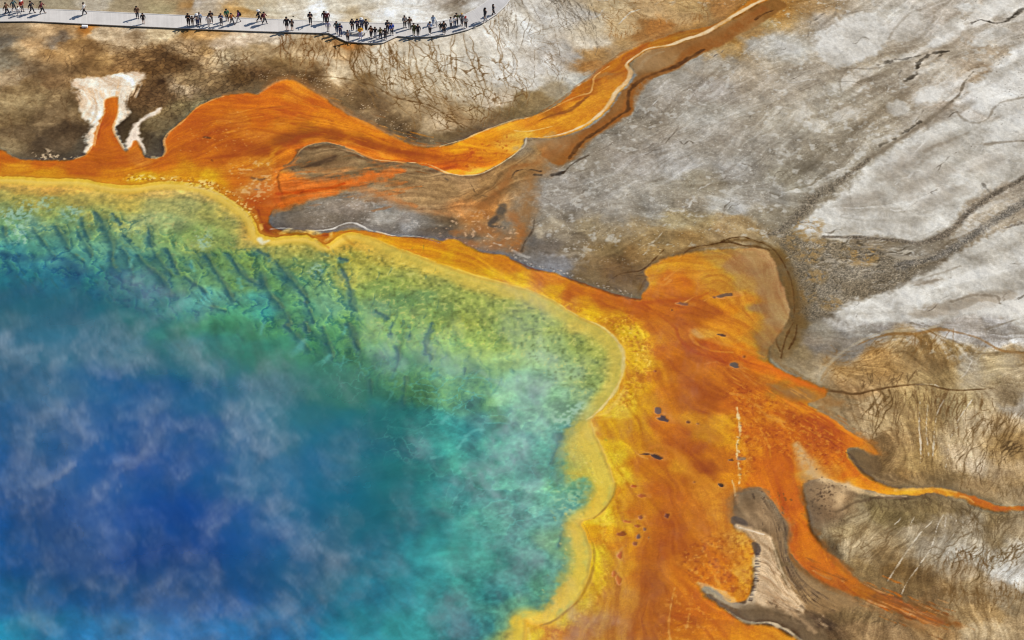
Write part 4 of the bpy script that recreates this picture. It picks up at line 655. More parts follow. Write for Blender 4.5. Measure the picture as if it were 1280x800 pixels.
for pts, w in (([(944,702),(958,705),(966,716),(972,730),(985,745)],[1.2,1.4,1.4,1]),([(944,712),(956,716),(968,735),(980,752)],[1.4,1.4,1.2,1]),([(945,726),(958,728),(970,742),(985,758)],[1.4,1.4,1.2,1]),([(960,680),(968,705),(985,740),(998,755)],[1,1.4,1.4,1.4]),([(942,738),(955,742),(972,752)],[1.2,1.2,.8])):
    stroke(pts, w, (148,112,74), .55, .7, .6, dz=-.03)
for k in range(70):      # layered silt lines in the scoured hollow and over the terrace edge
    o_ = random.uniform(0, 1); tone = random.choice([(150,118,82),(96,74,52),(170,136,98),(82,62,44)])
    P_ = [(950 + 22 * o_, 622 + 6 * o_), (970 + 14 * o_, 660), (976 + 10 * o_, 695), (988 + 16 * o_, 725), (1004 + 40 * o_, 752), (1030 + 60 * o_, 768)]
    i_ = random.randrange(0, 3); stroke([(x + random.gauss(0, 1), y + random.gauss(0, 1)) for x, y in P_[i_:i_ + 4]], [.4, random.uniform(.8, 2.2), random.uniform(.6, 1.6), .4], tone, random.uniform(.25, .5), .8, 1.4, brk=.5)
for k in range(60):
    o_ = random.uniform(0, 1); y0 = 690 + 55 * o_; tone = random.choice([(230,202,166),(190,152,112),(166,130,94),(222,190,150)])
    stroke([(946 - 4 * o_, y0), (958, y0 + 4), (970, y0 + 18 - 8 * o_), (986 + random.uniform(-4, 12), y0 + 42 - 22 * o_)], [.5, random.uniform(.8, 2), random.uniform(.8, 2), .5], tone, .45, .7, 1.2, brk=.5)
for k in range(80):
    x = random.uniform(955, 1030); y = 752 + (x - 955) * .25 + random.gauss(0, 8)
    stroke([(x, y), (x + 4, y + 3), (x + random.uniform(6, 12), y + random.uniform(3, 9))], [.5, random.uniform(1, 2.6), .5], random.choice([(176,140,102),(96,74,52),(140,108,76),(200,166,126)]), .45, .8, 2.5, brk=.5)
stroke([(961,670),(969,690),(977,714),(990,738),(1000,752)], [2,2.4,2.4,2.4,2], (224,192,152), .6, .7, .6)
stroke([(925,660),(940,664),(955,668)], [2,3,2], (232,216,196), .8, .6, 1.2)
W, a = fill([(872,728),(884,729),(900,736),(916,748),(930,754),(938,742),(942,722),(941,700),(945,690),(950,700),(949,725),(944,745),(938,757),(926,760),(912,758),(896,749),(880,738)], (224,200,168), 2.5, 6.5, .42, wet=0, dz=.02)
for k in range(26):
    y = random.uniform(690, 752); x = np.interp(y, [690,720,752], [947,946,938])
    stroke([(x - 2, y), (x + random.uniform(1, 4), y + random.uniform(-.5, .8))], random.uniform(.7, 1.5), (84,70,58), .75, .5, .5, curve=False)
fill([(940,678),(948,680),(951,690),(945,694),(941,688)], (96,80,66), 1.2, 2., .8)
for pts, w in (([(880,733),(890,738),(900,744)],[2,4,3]),([(895,738),(905,746),(912,750)],[2,3,2])): stroke(pts, w, (150,132,110), .6, .8, 2)
fill([(926,760),(935,756),(950,759),(965,762),(985,769),(1000,770),(1015,775),(1030,800),(1040,840),(1010,830),(996,796),(980,786),(960,779),(940,779),(930,772)], (122,98,70), 6, 9, .75, wet=0)
stroke([(990,766),(1000,773),(1008,780),(1018,790)], [3,5,5,4], (186,150,110), .55, .9, 3)
stroke([(1002,757),(1010,764),(1025,770)], [3,3,2], (80,62,44), .5, .8, 2)
stroke([(906,762),(920,771),(932,778),(945,779),(960,779),(975,784),(990,793),(1002,803)], [1,1.6,2.6,2.4,2.6,3,3,3], (230,204,166), .75, .8, 1.6, dz=.02, brk=.5)
stroke([(915,600),(918,610),(919,620)], [1,1.4,1], (230,200,160), .6, .6, .6)
# dark mottles between stream and cream flat
W, a = fill([(1005,605),(1018,600),(1032,610),(1042,625),(1046,640),(1035,650),(1022,668),(1012,655)], (130,100,70), 8, 12, .55)
for k in range(90):
    x = random.gauss(1032, 12); y = random.gauss(622, 14)
    stroke([(x, y), (x + random.uniform(-1.5, 1.5), y + random.uniform(0, 2))], random.uniform(.8, 2), (84,64,46), .55, .6, .8, curve=False)
stroke([(1045,640),(1056,636),(1070,628),(1095,623),(1125,622),(1140,624)], [5,5,4,3,3,2], (96,74,50), .65, .9, 2.5)
stroke([(1058,565),(1066,572),(1078,590),(1095,602)], [2,3,3,2], (74,56,38), .55, .8, 1.5)
fill([(1062,561),(1075,562),(1095,570),(1100,585),(1085,592),(1070,578)], (112,86,56), 3, 5, .6)
# ------------------------------------------------------------------ the pool: shelf, ledges, deep basin
SHORE = [(-200,232),(-120,224),(-60,221),(0,220),(30,221),(50,223),(80,223),(105,224),(125,228),(142,231),(160,232),(178,230),(192,228),(210,227),(226,227),(242,229),(255,231),(266,236),(276,241),(286,247),(296,254),(304,259),(311,265),(317,272),(320,280),(322,288),(325,293),(334,296),(345,297),(358,295),(370,294),(382,294.5),(392,297),(400,301),(406,305),(412,303),(420,297),(430,292),(442,290),(455,293),(467,297),(490,307),(520,319),(557,332),(595,345),(620,351),(640,357),(665,363),(690,375),(710,387),(728,397),(745,404),(758,412),(770,423),(779,436),(782,448),(781,462),(777,477),(768,493),(756,508),(744,520),(739,527),(742,538),(748,552),(756,568),(762,585),(768,602),(769,612),(765,624),(758,635),(747,645),(737,649),(728,652),(727,657),(733,668),(739,684),(740,698),(736,720),(726,744),(712,762),(694,776),(680,779),(665,779),(658,775),(657,783),(656,800),(640,860),(560,920),(300,940),(-150,900),(-220,600),(-230,300)]
POOL = [
(0,228,206,160,60),(0,240,172,150,70),(0,255,140,142,84),(30,232,204,160,62),(30,245,170,150,64),(60,235,200,152,54),(60,250,160,146,64),(100,232,210,164,60),(100,245,176,150,66),(130,240,188,158,66),(160,240,200,160,56),(160,252,190,160,66),(200,238,212,172,88),(200,252,180,164,94),(240,240,206,174,92),(230,255,178,164,96),(262,245,202,168,86),(260,258,172,158,80),(285,258,190,164,74),(300,268,188,160,70),(312,278,196,156,60),(316,292,192,152,60),(290,275,158,148,70),(310,300,170,150,66),
(15,270,116,138,92),(20,290,104,140,108),(40,275,124,146,112),(60,262,148,148,80),(80,270,122,142,96),(110,268,158,152,80),(115,280,120,134,84),(140,270,160,156,88),(100,290,96,128,96),(130,290,118,140,92),(160,280,154,158,104),(180,270,164,160,104),(180,300,134,150,98),(210,275,156,156,98),(215,295,138,152,90),(240,290,148,156,84),(250,300,160,160,90),(270,290,148,152,80),(290,300,136,142,70),(280,320,112,138,76),(305,325,118,140,70),
(5,310,72,124,118),(20,320,62,112,118),(50,312,82,126,106),(40,330,58,110,124),(70,315,76,120,112),(85,325,62,104,118),(100,315,82,126,112),(120,325,72,116,108),(130,310,96,130,104),(150,320,80,118,110),(155,340,46,90,118),(170,325,86,126,108),(190,325,104,134,96),(180,345,72,116,112),(205,335,110,138,88),(200,355,64,108,120),(230,330,112,138,88),(225,350,98,130,98),(250,345,100,132,88),(255,365,86,132,120),(270,345,104,132,84),(290,350,110,140,82),(285,370,92,134,110),(310,350,108,138,84),
(10,345,46,108,126),(40,345,48,118,130),(25,365,44,88,124),(60,365,46,100,130),(60,345,44,106,128),(90,345,42,92,126),(110,345,52,116,120),(120,365,42,94,128),(140,365,48,112,124),(160,370,46,106,126),(180,375,62,116,128),(165,355,60,110,122),(210,380,70,120,118),(235,375,86,132,122),(240,390,74,120,112),
(20,390,56,110,136),(60,400,44,98,130),(100,390,42,96,132),(140,400,40,98,130),(180,400,52,112,118),(200,420,66,118,108),(230,410,70,122,98),(260,400,76,124,88),(290,400,74,122,84),(300,385,82,134,100),
(320,320,104,136,82),(335,305,166,156,72),(345,312,160,154,72),(370,304,178,158,58),(390,310,160,152,66),(400,315,140,146,72),(415,312,186,158,48),(430,305,196,152,30),(445,300,204,154,30),(460,306,196,154,40),(480,318,180,152,44),(445,320,176,154,44),(430,325,170,152,46),(440,340,172,156,60),(420,330,144,146,68),(395,335,110,136,90),(370,330,124,138,72),(375,350,92,130,90),(355,345,94,134,90),(400,355,112,142,96),(410,380,110,140,104),(350,370,84,126,84),(335,350,100,136,82),(335,385,60,122,110),(325,370,74,134,118),(360,390,86,124,72),(385,385,88,130,98),(400,400,100,134,92),
(320,410,66,112,76),(345,410,72,112,74),(330,430,62,116,100),(365,425,74,124,98),(390,415,76,112,70),(395,430,70,118,82),(410,410,100,138,88),(425,425,98,134,88),(440,405,112,140,78),(450,420,124,142,80),(445,440,80,112,80),(470,430,136,156,108),(465,410,136,148,76),
(500,322,182,158,52),(510,340,160,152,62),(470,340,164,154,58),(480,360,134,144,66),(470,380,116,138,88),(500,370,112,134,72),(500,350,148,150,60),(540,335,186,160,56),(540,352,156,150,62),(560,365,144,146,62),(530,365,118,136,70),(550,385,130,142,66),(590,355,178,158,56),(590,372,152,152,64),(600,390,146,146,60),(630,362,176,160,58),(640,380,152,152,70),(640,400,146,152,78),(580,400,150,146,50),(560,405,136,142,62),(520,390,138,148,80),(500,400,130,144,74),(490,420,128,146,84),
(520,420,120,138,72),(540,425,134,146,86),(530,440,120,140,100),(550,445,126,144,98),(570,430,136,150,80),(600,420,150,154,72),(600,440,152,154,84),(620,430,156,160,82),(630,450,150,158,98),(580,450,138,152,98),(560,465,132,156,120),
(670,375,160,154,66),(690,395,156,156,82),(670,400,148,156,86),(700,400,154,156,74),(720,408,176,158,66),(720,425,152,152,66),(745,420,166,154,60),(755,440,152,148,56),(765,455,156,148,62),(765,440,168,152,56),(740,450,152,154,80),(700,430,152,160,96),(680,440,152,164,112),(660,430,152,160,98),(710,460,148,160,106),(740,475,148,156,84),(760,478,162,156,70),(750,495,146,148,70),(730,490,140,156,106),(700,490,136,166,124),(680,470,146,168,128),(650,470,144,168,130),(660,500,130,164,132),(630,490,136,162,124),
(420,450,72,122,116),(440,460,62,108,98),(460,450,86,124,100),(480,450,96,132,108),(500,455,112,140,100),(510,470,92,118,76),(520,490,84,110,66),(480,480,60,106,96),(440,490,58,108,100),(410,480,74,120,112),(540,470,104,130,90),(560,490,116,140,98),(590,480,130,152,104),(580,500,92,128,104),(610,500,110,138,92),(620,515,92,124,92),(600,520,84,130,118),(640,515,104,146,120),
(350,450,70,116,112),(380,460,72,116,110),(330,450,82,122,112),(345,480,58,108,122),(380,490,56,106,114),(320,480,60,104,134),(340,500,62,108,138),(370,510,54,104,128),(400,510,44,100,116),
(280,430,68,122,104),(300,440,66,122,106),(260,430,60,112,112),(300,460,64,120,126),(240,430,62,112,128),(260,455,54,108,136),(200,440,54,106,140),(160,430,56,110,146),(120,430,52,106,142),(80,430,54,108,144),(40,420,58,112,150),(10,430,54,106,144),
(20,470,46,100,146),(60,480,58,108,154),(100,470,36,92,144),(140,480,30,86,146),(180,490,28,82,144),(220,480,30,84,144),(250,490,34,90,146),(290,490,50,102,146),(320,520,62,110,148),
(10,520,48,96,152),(50,540,46,96,152),(100,540,36,88,154),(150,530,30,82,150),(200,530,26,76,144),(250,530,26,76,144),(290,540,44,96,146),(20,570,34,86,150),(80,590,40,90,158),(130,580,34,82,154),(180,580,26,72,148),(230,580,26,74,146),(270,570,28,78,146),(310,570,52,102,148),(340,600,50,102,148),
(440,520,40,104,122),(480,520,42,108,120),(520,520,48,114,116),(550,520,56,120,118),(580,540,60,124,118),(420,550,32,98,134),(460,560,34,106,132),(500,560,42,116,130),(540,560,48,122,124),(580,570,66,128,116),(620,550,82,138,120),(640,580,86,140,122),(610,590,72,126,108),(660,550,100,152,134),(680,530,122,160,132),(700,515,124,152,118),(715,515,116,146,104),(700,535,106,152,130),(680,560,86,138,118),(685,585,82,134,110),(660,600,98,148,130),
(20,640,28,80,146),(60,640,26,74,142),(100,640,32,80,152),(140,640,34,80,152),(180,640,26,70,146),(220,640,22,64,142),(260,640,26,70,146),(300,640,26,76,148),(340,640,42,92,148),(380,620,34,96,142),(400,580,34,94,140),(420,620,32,102,140),(460,610,34,108,138),(500,610,42,116,132),(540,610,52,124,126),(570,630,62,128,118),(600,640,74,130,114),(640,640,92,142,126),(670,640,104,150,134),(690,620,96,146,122),(700,600,106,150,110),
(20,690,28,82,144),(60,690,26,74,140),(100,690,32,78,146),(140,690,34,78,148),(180,690,24,66,142),(220,690,26,68,144),(260,680,24,66,142),(300,680,26,76,148),(340,680,28,84,150),(380,670,40,98,146),(420,670,36,102,140),(460,660,34,106,136),(500,660,44,116,130),(540,670,52,122,122),(580,680,60,124,112),(620,690,68,126,112),(650,680,92,142,128),(670,690,96,144,128),(690,680,112,148,108),
(20,740,28,92,142),(60,740,28,84,140),(100,740,30,82,142),(140,740,32,84,146),(180,740,34,84,148),(220,740,36,84,150),(260,740,34,82,148),(300,740,28,82,150),(340,730,30,90,150),(380,730,32,96,144),(420,730,34,104,138),(460,730,38,112,134),(500,730,46,116,124),(540,730,50,118,116),(580,730,56,120,110),(620,740,52,116,112),(650,730,72,128,118),(670,730,90,140,110),(650,755,90,134,104),
(20,790,30,112,140),(60,790,36,108,146),(100,790,34,100,146),(140,790,46,106,152),(180,790,54,104,152),(220,790,46,100,152),(260,790,42,100,152),(300,790,36,100,150),(340,785,34,98,148),(380,785,36,104,144),(420,785,40,112,136),(460,785,44,114,126),(500,780,48,116,116),(540,780,50,114,112),(580,785,48,112,116),(610,780,60,122,118),(630,780,96,136,104),(645,790,170,150,60),
(200,900,40,100,140),(500,900,50,116,120),
]
POOLC = interp(POOL, coarse=4, p=2.2, soft=7 * M, warp=6 * M)
DEEPC = interp(POOL, coarse=6, p=1.9, soft=26 * M, warp=14 * M)
W_P, D_P = sdf(SHORE, 30.0)
DP = np.full((NY, NX), 30.0, np.float32); DP[sl(W_P)] = D_P      # metres, negative inside
DP += (N_fine * .10 + N_w1 * .10) * sstep(1.5, 0, np.abs(DP))
DIN = -DP
_e = sstep(plan1(330, 450)[0], plan1(560, 450)[0], GX) * sstep(-.1, 2, DIN) * sstep(26, 14, DIN); _n = sstep(-.1, 1, DIN) * sstep(14, 7, DIN)
POOLC = POOLC * (1 + _e[..., None] * np.array((.06, .06, .07), np.float32) + _n[..., None] * np.array((.05, .06, .06), np.float32))
_b = POOLC[..., 2]; POOLC[..., 2] = np.where(_b < 90, _b * .6 + 36, _b); POOLC[..., 0] *= 1 - .05 * sstep(1, 3, DIN) * sstep(12, 6, DIN)
_q = sstep(2, 7, DIN)[..., None]; _q2 = sstep(6, 14, DIN)[..., None]; POOLC *= 1 + _q * np.array((.0, .035, .05), np.float32) + _q2 * np.array((-.08, .06, .09), np.float32); DEEPC *= np.array((.86, 1.06, 1.0), np.float32); POOLC *= 1 + (sstep(6, 10, DIN) * sstep(22, 15, DIN))[..., None] * np.array((.05, .06, .05), np.float32)
_W, _z = zone([(200,400),(320,395),(430,410),(560,440),(610,500),(560,560),(460,540),(380,500),(300,470),(220,440)], 55)
POOLC[sl(_W)] *= 1 + _z[..., None] * np.array((.04, .06, .08), np.float32); DEEPC[sl(_W)] *= 1 + _z[..., None] * np.array((.04, .06, .08), np.float32)
kd = sstep(9, 20, DIN)[..., None]; POOLC = POOLC * (1 - kd) + DEEPC * kd; WCOL = POOLC.copy()
# bottom texture: granular mats near the shore, cyan seams on the middle slope, slow mottling farther in
shelf = sstep(14, 4, DIN); mid = sstep(4, 8, DIN) * sstep(26, 14, DIN)
gran = fbm(.38, 2, 101); gran2 = fbm(1.1, 3, 103)
LP = np.clip(L_mid, -2, 2)
POOLC *= 1 + (shelf * (gran * .10 + gran2 * .08 + GRAIN * .03) + (1 - shelf) * gran2 * .04 + mid * (N_w1 * .13 + N_mid * .07))[..., None] * np.array((1.1, 1.0, .95), np.float32) + (LP * .025 + N_mid * .02)[..., None]
LA = CAN
a = sstep(.05, -.05, DP)
CAN = CAN * (1 - a[..., None]) + POOLC * a[..., None]
WET = np.maximum(WET, a)
pc1, pce, pcid = voronoi(2.1, 31, GX + 1.1 * N_w2 + .3 * N_fine, GY + 1.1 * N_w1 + .3 * N_mid)
W, z_ = zone([(400,440),(480,450),(560,460),(640,490),(700,560),(690,640),(640,690),(560,640),(480,560),(400,500)], 30)
over(W, z_ * sstep(.12, .02, pce[sl(W)]) * sstep(-.5, .5, N_w2[sl(W)]) * a[sl(W)] * .55, (104,192,178))
tint(W, z_ * (pcid[sl(W)] - .5) * a[sl(W)], (.26, .17, .12)); tint(W, z_ * N_w1[sl(W)] * a[sl(W)], (.16, .10, .08)); tint(W, z_ * N_hi[sl(W)] * a[sl(W)], (.06, .06, .05))
W, z_ = zone([(340,290),(560,335),(700,400),(770,440),(740,500),(640,440),(560,430),(480,420),(440,370),(350,330)], 10)
fl = sstep(.55, 1.1, gran[sl(W)] + GRAIN[sl(W)] * .35); over(W, z_ * fl * a[sl(W)] * .5, (206,200,112))
fl = sstep(.5, 1.1, -gran[sl(W)] + GRAIN[sl(W)] * .3); over(W, z_ * fl * a[sl(W)] * .35, (92,104,36))
W, z_ = zone([(0,240),(120,250),(300,260),(310,310),(200,310),(60,290),(0,290)], 14)
fl = sstep(.5, 1.1, fbm(.3, 3, 107)[sl(W)] + .3 * N_mid[sl(W)]); over(W, z_ * fl * a[sl(W)] * .4, (214,196,120))
fl = sstep(.45, 1.0, fbm(.5, 3, 109)[sl(W)]); over(W, z_ * fl * a[sl(W)] * .35, (92,110,60))
for x, y, r_ in ((30,262,16),(25,288,18),(254,297,14),(60,252,10),(395,336,8),(8,268,14),(90,262,14)):
    W, z_ = zone([(x + r_ * math.cos(t), y + r_ * .8 * math.sin(t)) for t in np.arange(8) * .785], 8)
    over(W, z_ * sstep(.0, .8, fbm(.35, 3, 111)[sl(W)] + .3) * .6, (168,204,184))
W, z_ = zone([(690,520),(725,500),(735,515),(705,535)], 8)
over(W, z_ * a[sl(W)] * sstep(0, .8, gran[sl(W)] + .2) * .6, (176,206,180))
W, z_ = zone([(690,610),(730,600),(735,640),(705,655)], 10)
over(W, z_ * a[sl(W)] * sstep(.1, .8, gran[sl(W)] + .2) * .45, (176,200,150))
# scalloped ledges stepping down into the basin
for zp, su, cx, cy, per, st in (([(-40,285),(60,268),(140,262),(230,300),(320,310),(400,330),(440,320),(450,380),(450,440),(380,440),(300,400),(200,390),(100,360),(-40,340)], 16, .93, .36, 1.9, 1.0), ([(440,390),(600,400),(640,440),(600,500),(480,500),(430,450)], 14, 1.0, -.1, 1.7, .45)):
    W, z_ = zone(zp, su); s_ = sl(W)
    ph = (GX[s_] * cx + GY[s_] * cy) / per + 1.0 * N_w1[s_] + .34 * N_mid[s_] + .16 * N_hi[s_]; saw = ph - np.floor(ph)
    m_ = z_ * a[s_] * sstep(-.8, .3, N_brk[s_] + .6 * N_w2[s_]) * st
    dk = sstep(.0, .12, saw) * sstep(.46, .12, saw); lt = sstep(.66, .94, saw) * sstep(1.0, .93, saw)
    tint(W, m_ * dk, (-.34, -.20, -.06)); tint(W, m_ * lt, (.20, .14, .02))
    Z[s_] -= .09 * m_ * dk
# ledge crevices: real steps in the floor
DKC = (40,84,92)
CREV = [([(40,284),(50,295),(58,307),(66,318)],[3,5,5,3]),([(66,276),(75,289),(82,301),(86,308)],[2,5,5,3]),([(95,285),(102,297),(111,311),(113,320)],[3,4,4,2]),([(101,270),(104,282),(110,295)],[3,4,3]),([(117,260),(127,275),(135,291),(139,307),(138,324),(146,336)],[2,5,6,6,5,6]),([(140,264),(150,276)],[1.4,1.2]),([(150,286),(160,294),(170,302)],[1.6,2,1.4]),([(150,307),(156,314),(160,326),(164,340)],[3,4,4,4]),([(180,265),(183,278),(186,290)],[1,1.4,2]),([(185,288),(189,305),(197,321),(205,330),(213,340)],[3,3.4,4,4,3]),([(170,314),(180,327),(192,335),(202,345),(212,362)],[2.4,3.4,4,6,5]),([(213,322),(219,332),(224,340)],[2,3,2]),([(207,305),(214,320),(218,330)],[2,3,2]),([(230,342),(240,349),(252,357),(262,372)],[2,3,3,3]),([(234,318),(240,330)],[2,2]),([(257,316),(267,334),(278,350),(290,372)],[3,4,4.4,3]),([(284,314),(293,327),(304,342),(320,351)],[3,3.6,4,3]),([(3,280),(5,292),(8,300)],[3,4,3]),([(80,305),(92,315),(104,324)],[3,4,2]),([(245,375),(262,380),(280,384)],[2,3,2]),
 ([(322,310),(337,319)],[3,3]),([(340,319),(352,335),(366,350),(376,362),(386,373)],[2.4,5,5,5,2.4]),([(327,341),(334,360),(348,376),(356,388),(362,402)],[4,5,6,5,3]),([(427,334),(434,346),(438,362),(441,378),(448,390)],[2.4,3,4,4,2.4]),([(425,320),(434,323)],[1.6,1.6]),([(403,312),(410,316)],[1.6,1.6]),([(470,385),(480,390),(490,398)],[2,2.6,2]),([(380,373),(386,385),(392,398)],[2,2,2]),([(357,402),(366,412),(374,420),(386,434)],[3,4,5,2]),([(402,405),(408,420),(413,436),(415,444)],[3,3.4,3,2]),([(435,401),(441,415),(446,428),(450,434)],[4,5,4,2]),([(490,400),(488,412)],[2,1.6]),([(496,431),(498,443),(494,456),(490,466)],[3,3,3,2]),([(540,398),(536,412),(532,424),(532,438)],[2,3,2.4,1.6]),([(513,400),(512,415)],[1.4,1.4]),([(538,440),(539,462)],[1.4,1.2]),([(582,455),(580,462)],[1.4,1.2]),([(506,466),(504,488),(503,500)],[2,2.4,2]),([(462,470),(464,490)],[2,2]),([(380,400),(384,410)],[2.6,2]),
 ([(640,455),(650,470)],[1,1]),([(702,541),(696,556),(690,575)],[3,3,2]),([(726,524),(718,532),(708,539),(703,545)],[2,4,4,4]),([(707,652),(703,664),(698,680)],[4,3,2]),([(728,640),(718,646),(708,655)],[1.4,2.4,3])]
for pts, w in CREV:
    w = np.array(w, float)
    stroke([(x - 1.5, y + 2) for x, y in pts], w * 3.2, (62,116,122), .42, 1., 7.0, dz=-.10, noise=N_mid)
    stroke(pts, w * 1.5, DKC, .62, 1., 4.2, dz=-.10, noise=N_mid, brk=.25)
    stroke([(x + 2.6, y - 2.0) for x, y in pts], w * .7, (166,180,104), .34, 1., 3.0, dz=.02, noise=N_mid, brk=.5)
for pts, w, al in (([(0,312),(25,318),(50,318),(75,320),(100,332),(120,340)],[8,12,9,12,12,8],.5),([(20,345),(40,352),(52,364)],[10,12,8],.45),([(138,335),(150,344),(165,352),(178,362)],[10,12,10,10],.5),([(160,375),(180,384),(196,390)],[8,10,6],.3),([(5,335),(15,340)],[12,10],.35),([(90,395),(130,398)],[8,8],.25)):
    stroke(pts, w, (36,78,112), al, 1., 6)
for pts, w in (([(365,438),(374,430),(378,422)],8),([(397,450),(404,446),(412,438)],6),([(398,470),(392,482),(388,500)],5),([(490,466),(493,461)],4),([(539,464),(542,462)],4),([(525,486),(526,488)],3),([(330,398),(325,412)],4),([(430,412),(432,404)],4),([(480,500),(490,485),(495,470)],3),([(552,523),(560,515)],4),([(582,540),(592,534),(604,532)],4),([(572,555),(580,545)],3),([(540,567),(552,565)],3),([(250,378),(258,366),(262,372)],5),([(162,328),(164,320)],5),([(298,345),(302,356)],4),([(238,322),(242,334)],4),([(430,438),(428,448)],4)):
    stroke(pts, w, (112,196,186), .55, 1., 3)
for k in range(240):     # small broken ledges following the slope
    x = random.uniform(0, 560); y = random.uniform(275, 470)
    if y < 300 and x > 300: continue
    sl_ = 1.2 if x < 330 else (1.5 if x < 460 else -3.0 if x < 600 else 3)
    L_ = random.uniform(5, 18); dx_ = L_ / math.hypot(1, sl_); dy_ = abs(dx_ * sl_); dx_ *= (1 if sl_ > 0 else -1)
    al = .42 * float(np.interp(y - .12 * x, [215, 250, 320, 400, 440], [0, 1, 1, .5, 0]))
    if al > .03: stroke([(x, y), (x + dx_ * .4 + 1, y + dy_ * .5), (x + dx_, y + dy_)], [.6, random.uniform(1, 2.2), .6], (56,100,92), al, .8, 2, dz=-.08)
# shelf and rims of the shore
SHELF = [(739,523),(743,538),(749,552),(757,568),(763,585),(769,602),(770,612),(766,624),(759,635),(748,645),(737,649),(728,652),(728,657),(734,668),(740,684),(741,698),(737,720),(727,744),(713,762),(695,776),(680,780),(665,780),(658,775),(657,800),(652,830),(636,830),(640,790),(644,774),(658,772),(672,762),(690,745),(702,728),(708,710),(709,692),(709,676),(706,660),(708,652),(716,646),(726,638),(734,622),(738,606),(730,596),(716,598),(704,590),(700,570),(701,552),(706,541),(716,534),(728,525)]
SH = interp([(735,530,214,170,66),(725,540,206,166,84),(710,545,182,162,92),(735,555,210,172,72),(720,570,196,166,82),(705,575,150,156,92),(748,575,216,180,82),(730,595,196,168,72),(755,595,220,184,78),(745,615,208,164,56),(750,630,210,160,46),(735,640,206,156,50),(715,655,206,160,56),(720,670,210,166,68),(715,685,198,168,78),(732,690,210,174,70),(712,705,190,166,80),(733,715,212,172,62),(710,735,206,160,62),(722,735,214,170,60),(690,755,212,160,50),(700,765,214,164,44),(675,772,216,160,40),(655,772,220,168,50),(645,790,196,164,46)], 4, warp=3 * M) * np.array((1.09, 1.12, .86), np.float32)
W, a2 = fill(SHELF, SH, 7, 11.0, .92)
tint(W, a2 * np.clip(L_fine[sl(W)], -2, 2), (.02, .03, .05)); tint(W, a2 * gran[sl(W)], (.03, .035, .05))
stroke([(727,527),(714,536),(704,548),(699,570),(704,592),(716,600),(732,600),(736,612),(728,636),(714,648),(707,660),(709,690),(706,715),(696,735),(676,758),(652,772)], [10,14,16,16,14,12,14,14,12,10,12,16,18,18,16,10], (150,162,92), .6, 1., 8, brk=.5)
for k in range(140):
    x, y = random.choice([(735,560),(722,575),(728,590),(740,600),(720,650),(715,680),(712,700),(705,725),(690,745),(670,765),(715,620),(700,640)]); x += random.gauss(0, 9); y += random.gauss(0, 10)
    stroke([(x, y), (x + 1.5, y + 1)], random.uniform(.8, 2.2), random.choice([(224,196,96),(120,134,70),(160,176,110),(236,214,130)]), .5, .6, 1, curve=False)
band = lambda a0, a1, b0, b1: sstep(a0, a1, DIN) * sstep(b1, b0, DIN)
east = sstep(plan1(400, 300)[0], plan1(520, 300)[0], GX)
CY = lambda m_, c, al: over(ALL, m_ * al, c)
CY(band(-.15, .1, .5, 1.6) * (1 - east), (242,194,56), .85)
CY(band(.25, .55, .6, 1.2) * (1 - east), (240,204,104), .55)
CY(band(-.5, -.2, -.1, .1) * (1 - east) * sstep(-.6, .3, N_w2), (178,118,14), .6)
CY(band(-1.3, -.7, -.4, -.2) * (1 - east) * sstep(.1, .7, N_mid + .3 * N_w1) * sstep(-50, -20, GX), (238,204,124), .8)
CY(band(-1.0, -.5, -.2, 0) * (1 - east), (214,146,22), .35)
CY(band(-.2, .0, .15, .5) * east, (232,182,60), .75)
CY(band(.0, .4, .9, 2.2) * east, (240,206,78), .6)
for pts, w, c, al in (([(700,381),(728,398),(745,404.5),(758,412.5),(770,424),(777,436),(779.5,448),(778.5,462),(775,476),(766,492),(754,507),(742,519),(733,524)],[1,1.4,2,2.4,3,4,4.4,4,3.4,3,2.6,2,1.4],(240,214,140),.85),([(739,527),(743,540),(749,553),(757,569),(763,586),(767,602)],[2,2.4,2,2,2,2],(228,192,92),.6),([(480,303),(520,318),(557,331),(595,344),(640,356),(680,369),(706,384)],[1.4,1.6,2,2,2,2,1.6],(240,204,80),.7),([(560,341),(600,352),(640,362),(670,372)],[1,1.4,1.4,1],(232,196,84),.45),
    ([(236,233),(256,235),(276,244),(292,254),(305,264),(313,274),(317,284),(319,292)],[2,3,3.4,3.4,3.4,3,2.4,2],(232,198,112),.7),([(324,298),(328,302),(336,300)],[6,7,4],(248,238,214),.85),([(345,298.5),(365,296.5),(385,297),(400,303),(409,307)],[1.6,2,1.6,2.4,2],(216,176,84),.6),([(398,300),(404,305),(411,309)],[2,2.4,2],(196,112,20),.6),([(430,295),(436,300),(442,304)],[5,5,3],(170,118,20),.5),
    ([(770,604),(768,616),(760,631),(748,643),(742,648)],[2.4,2,2.4,2,1.4],(150,108,20),.55),([(730,655),(738,672),(743,690),(741,712),(733,734),(722,752),(706,766),(690,777),(676,781)],[1.4,2.4,3,3.4,4,4,3.4,3,2],(150,104,10),.55),([(742,524),(752,524),(764,520)],[3,4,3],(222,176,60),.6),([(742,520),(756,516),(768,505),(776,494),(782,482)],[3,5,5,4,2],(236,196,90),.5),
    ([(0,229),(50,231),(100,232),(140,237)],[3,3,3,3],(222,180,80),.4),([(660,785),(663,800)],[2.6,3],(232,200,110),.6)):
    stroke(pts, w, c, al, .7, 1.2)
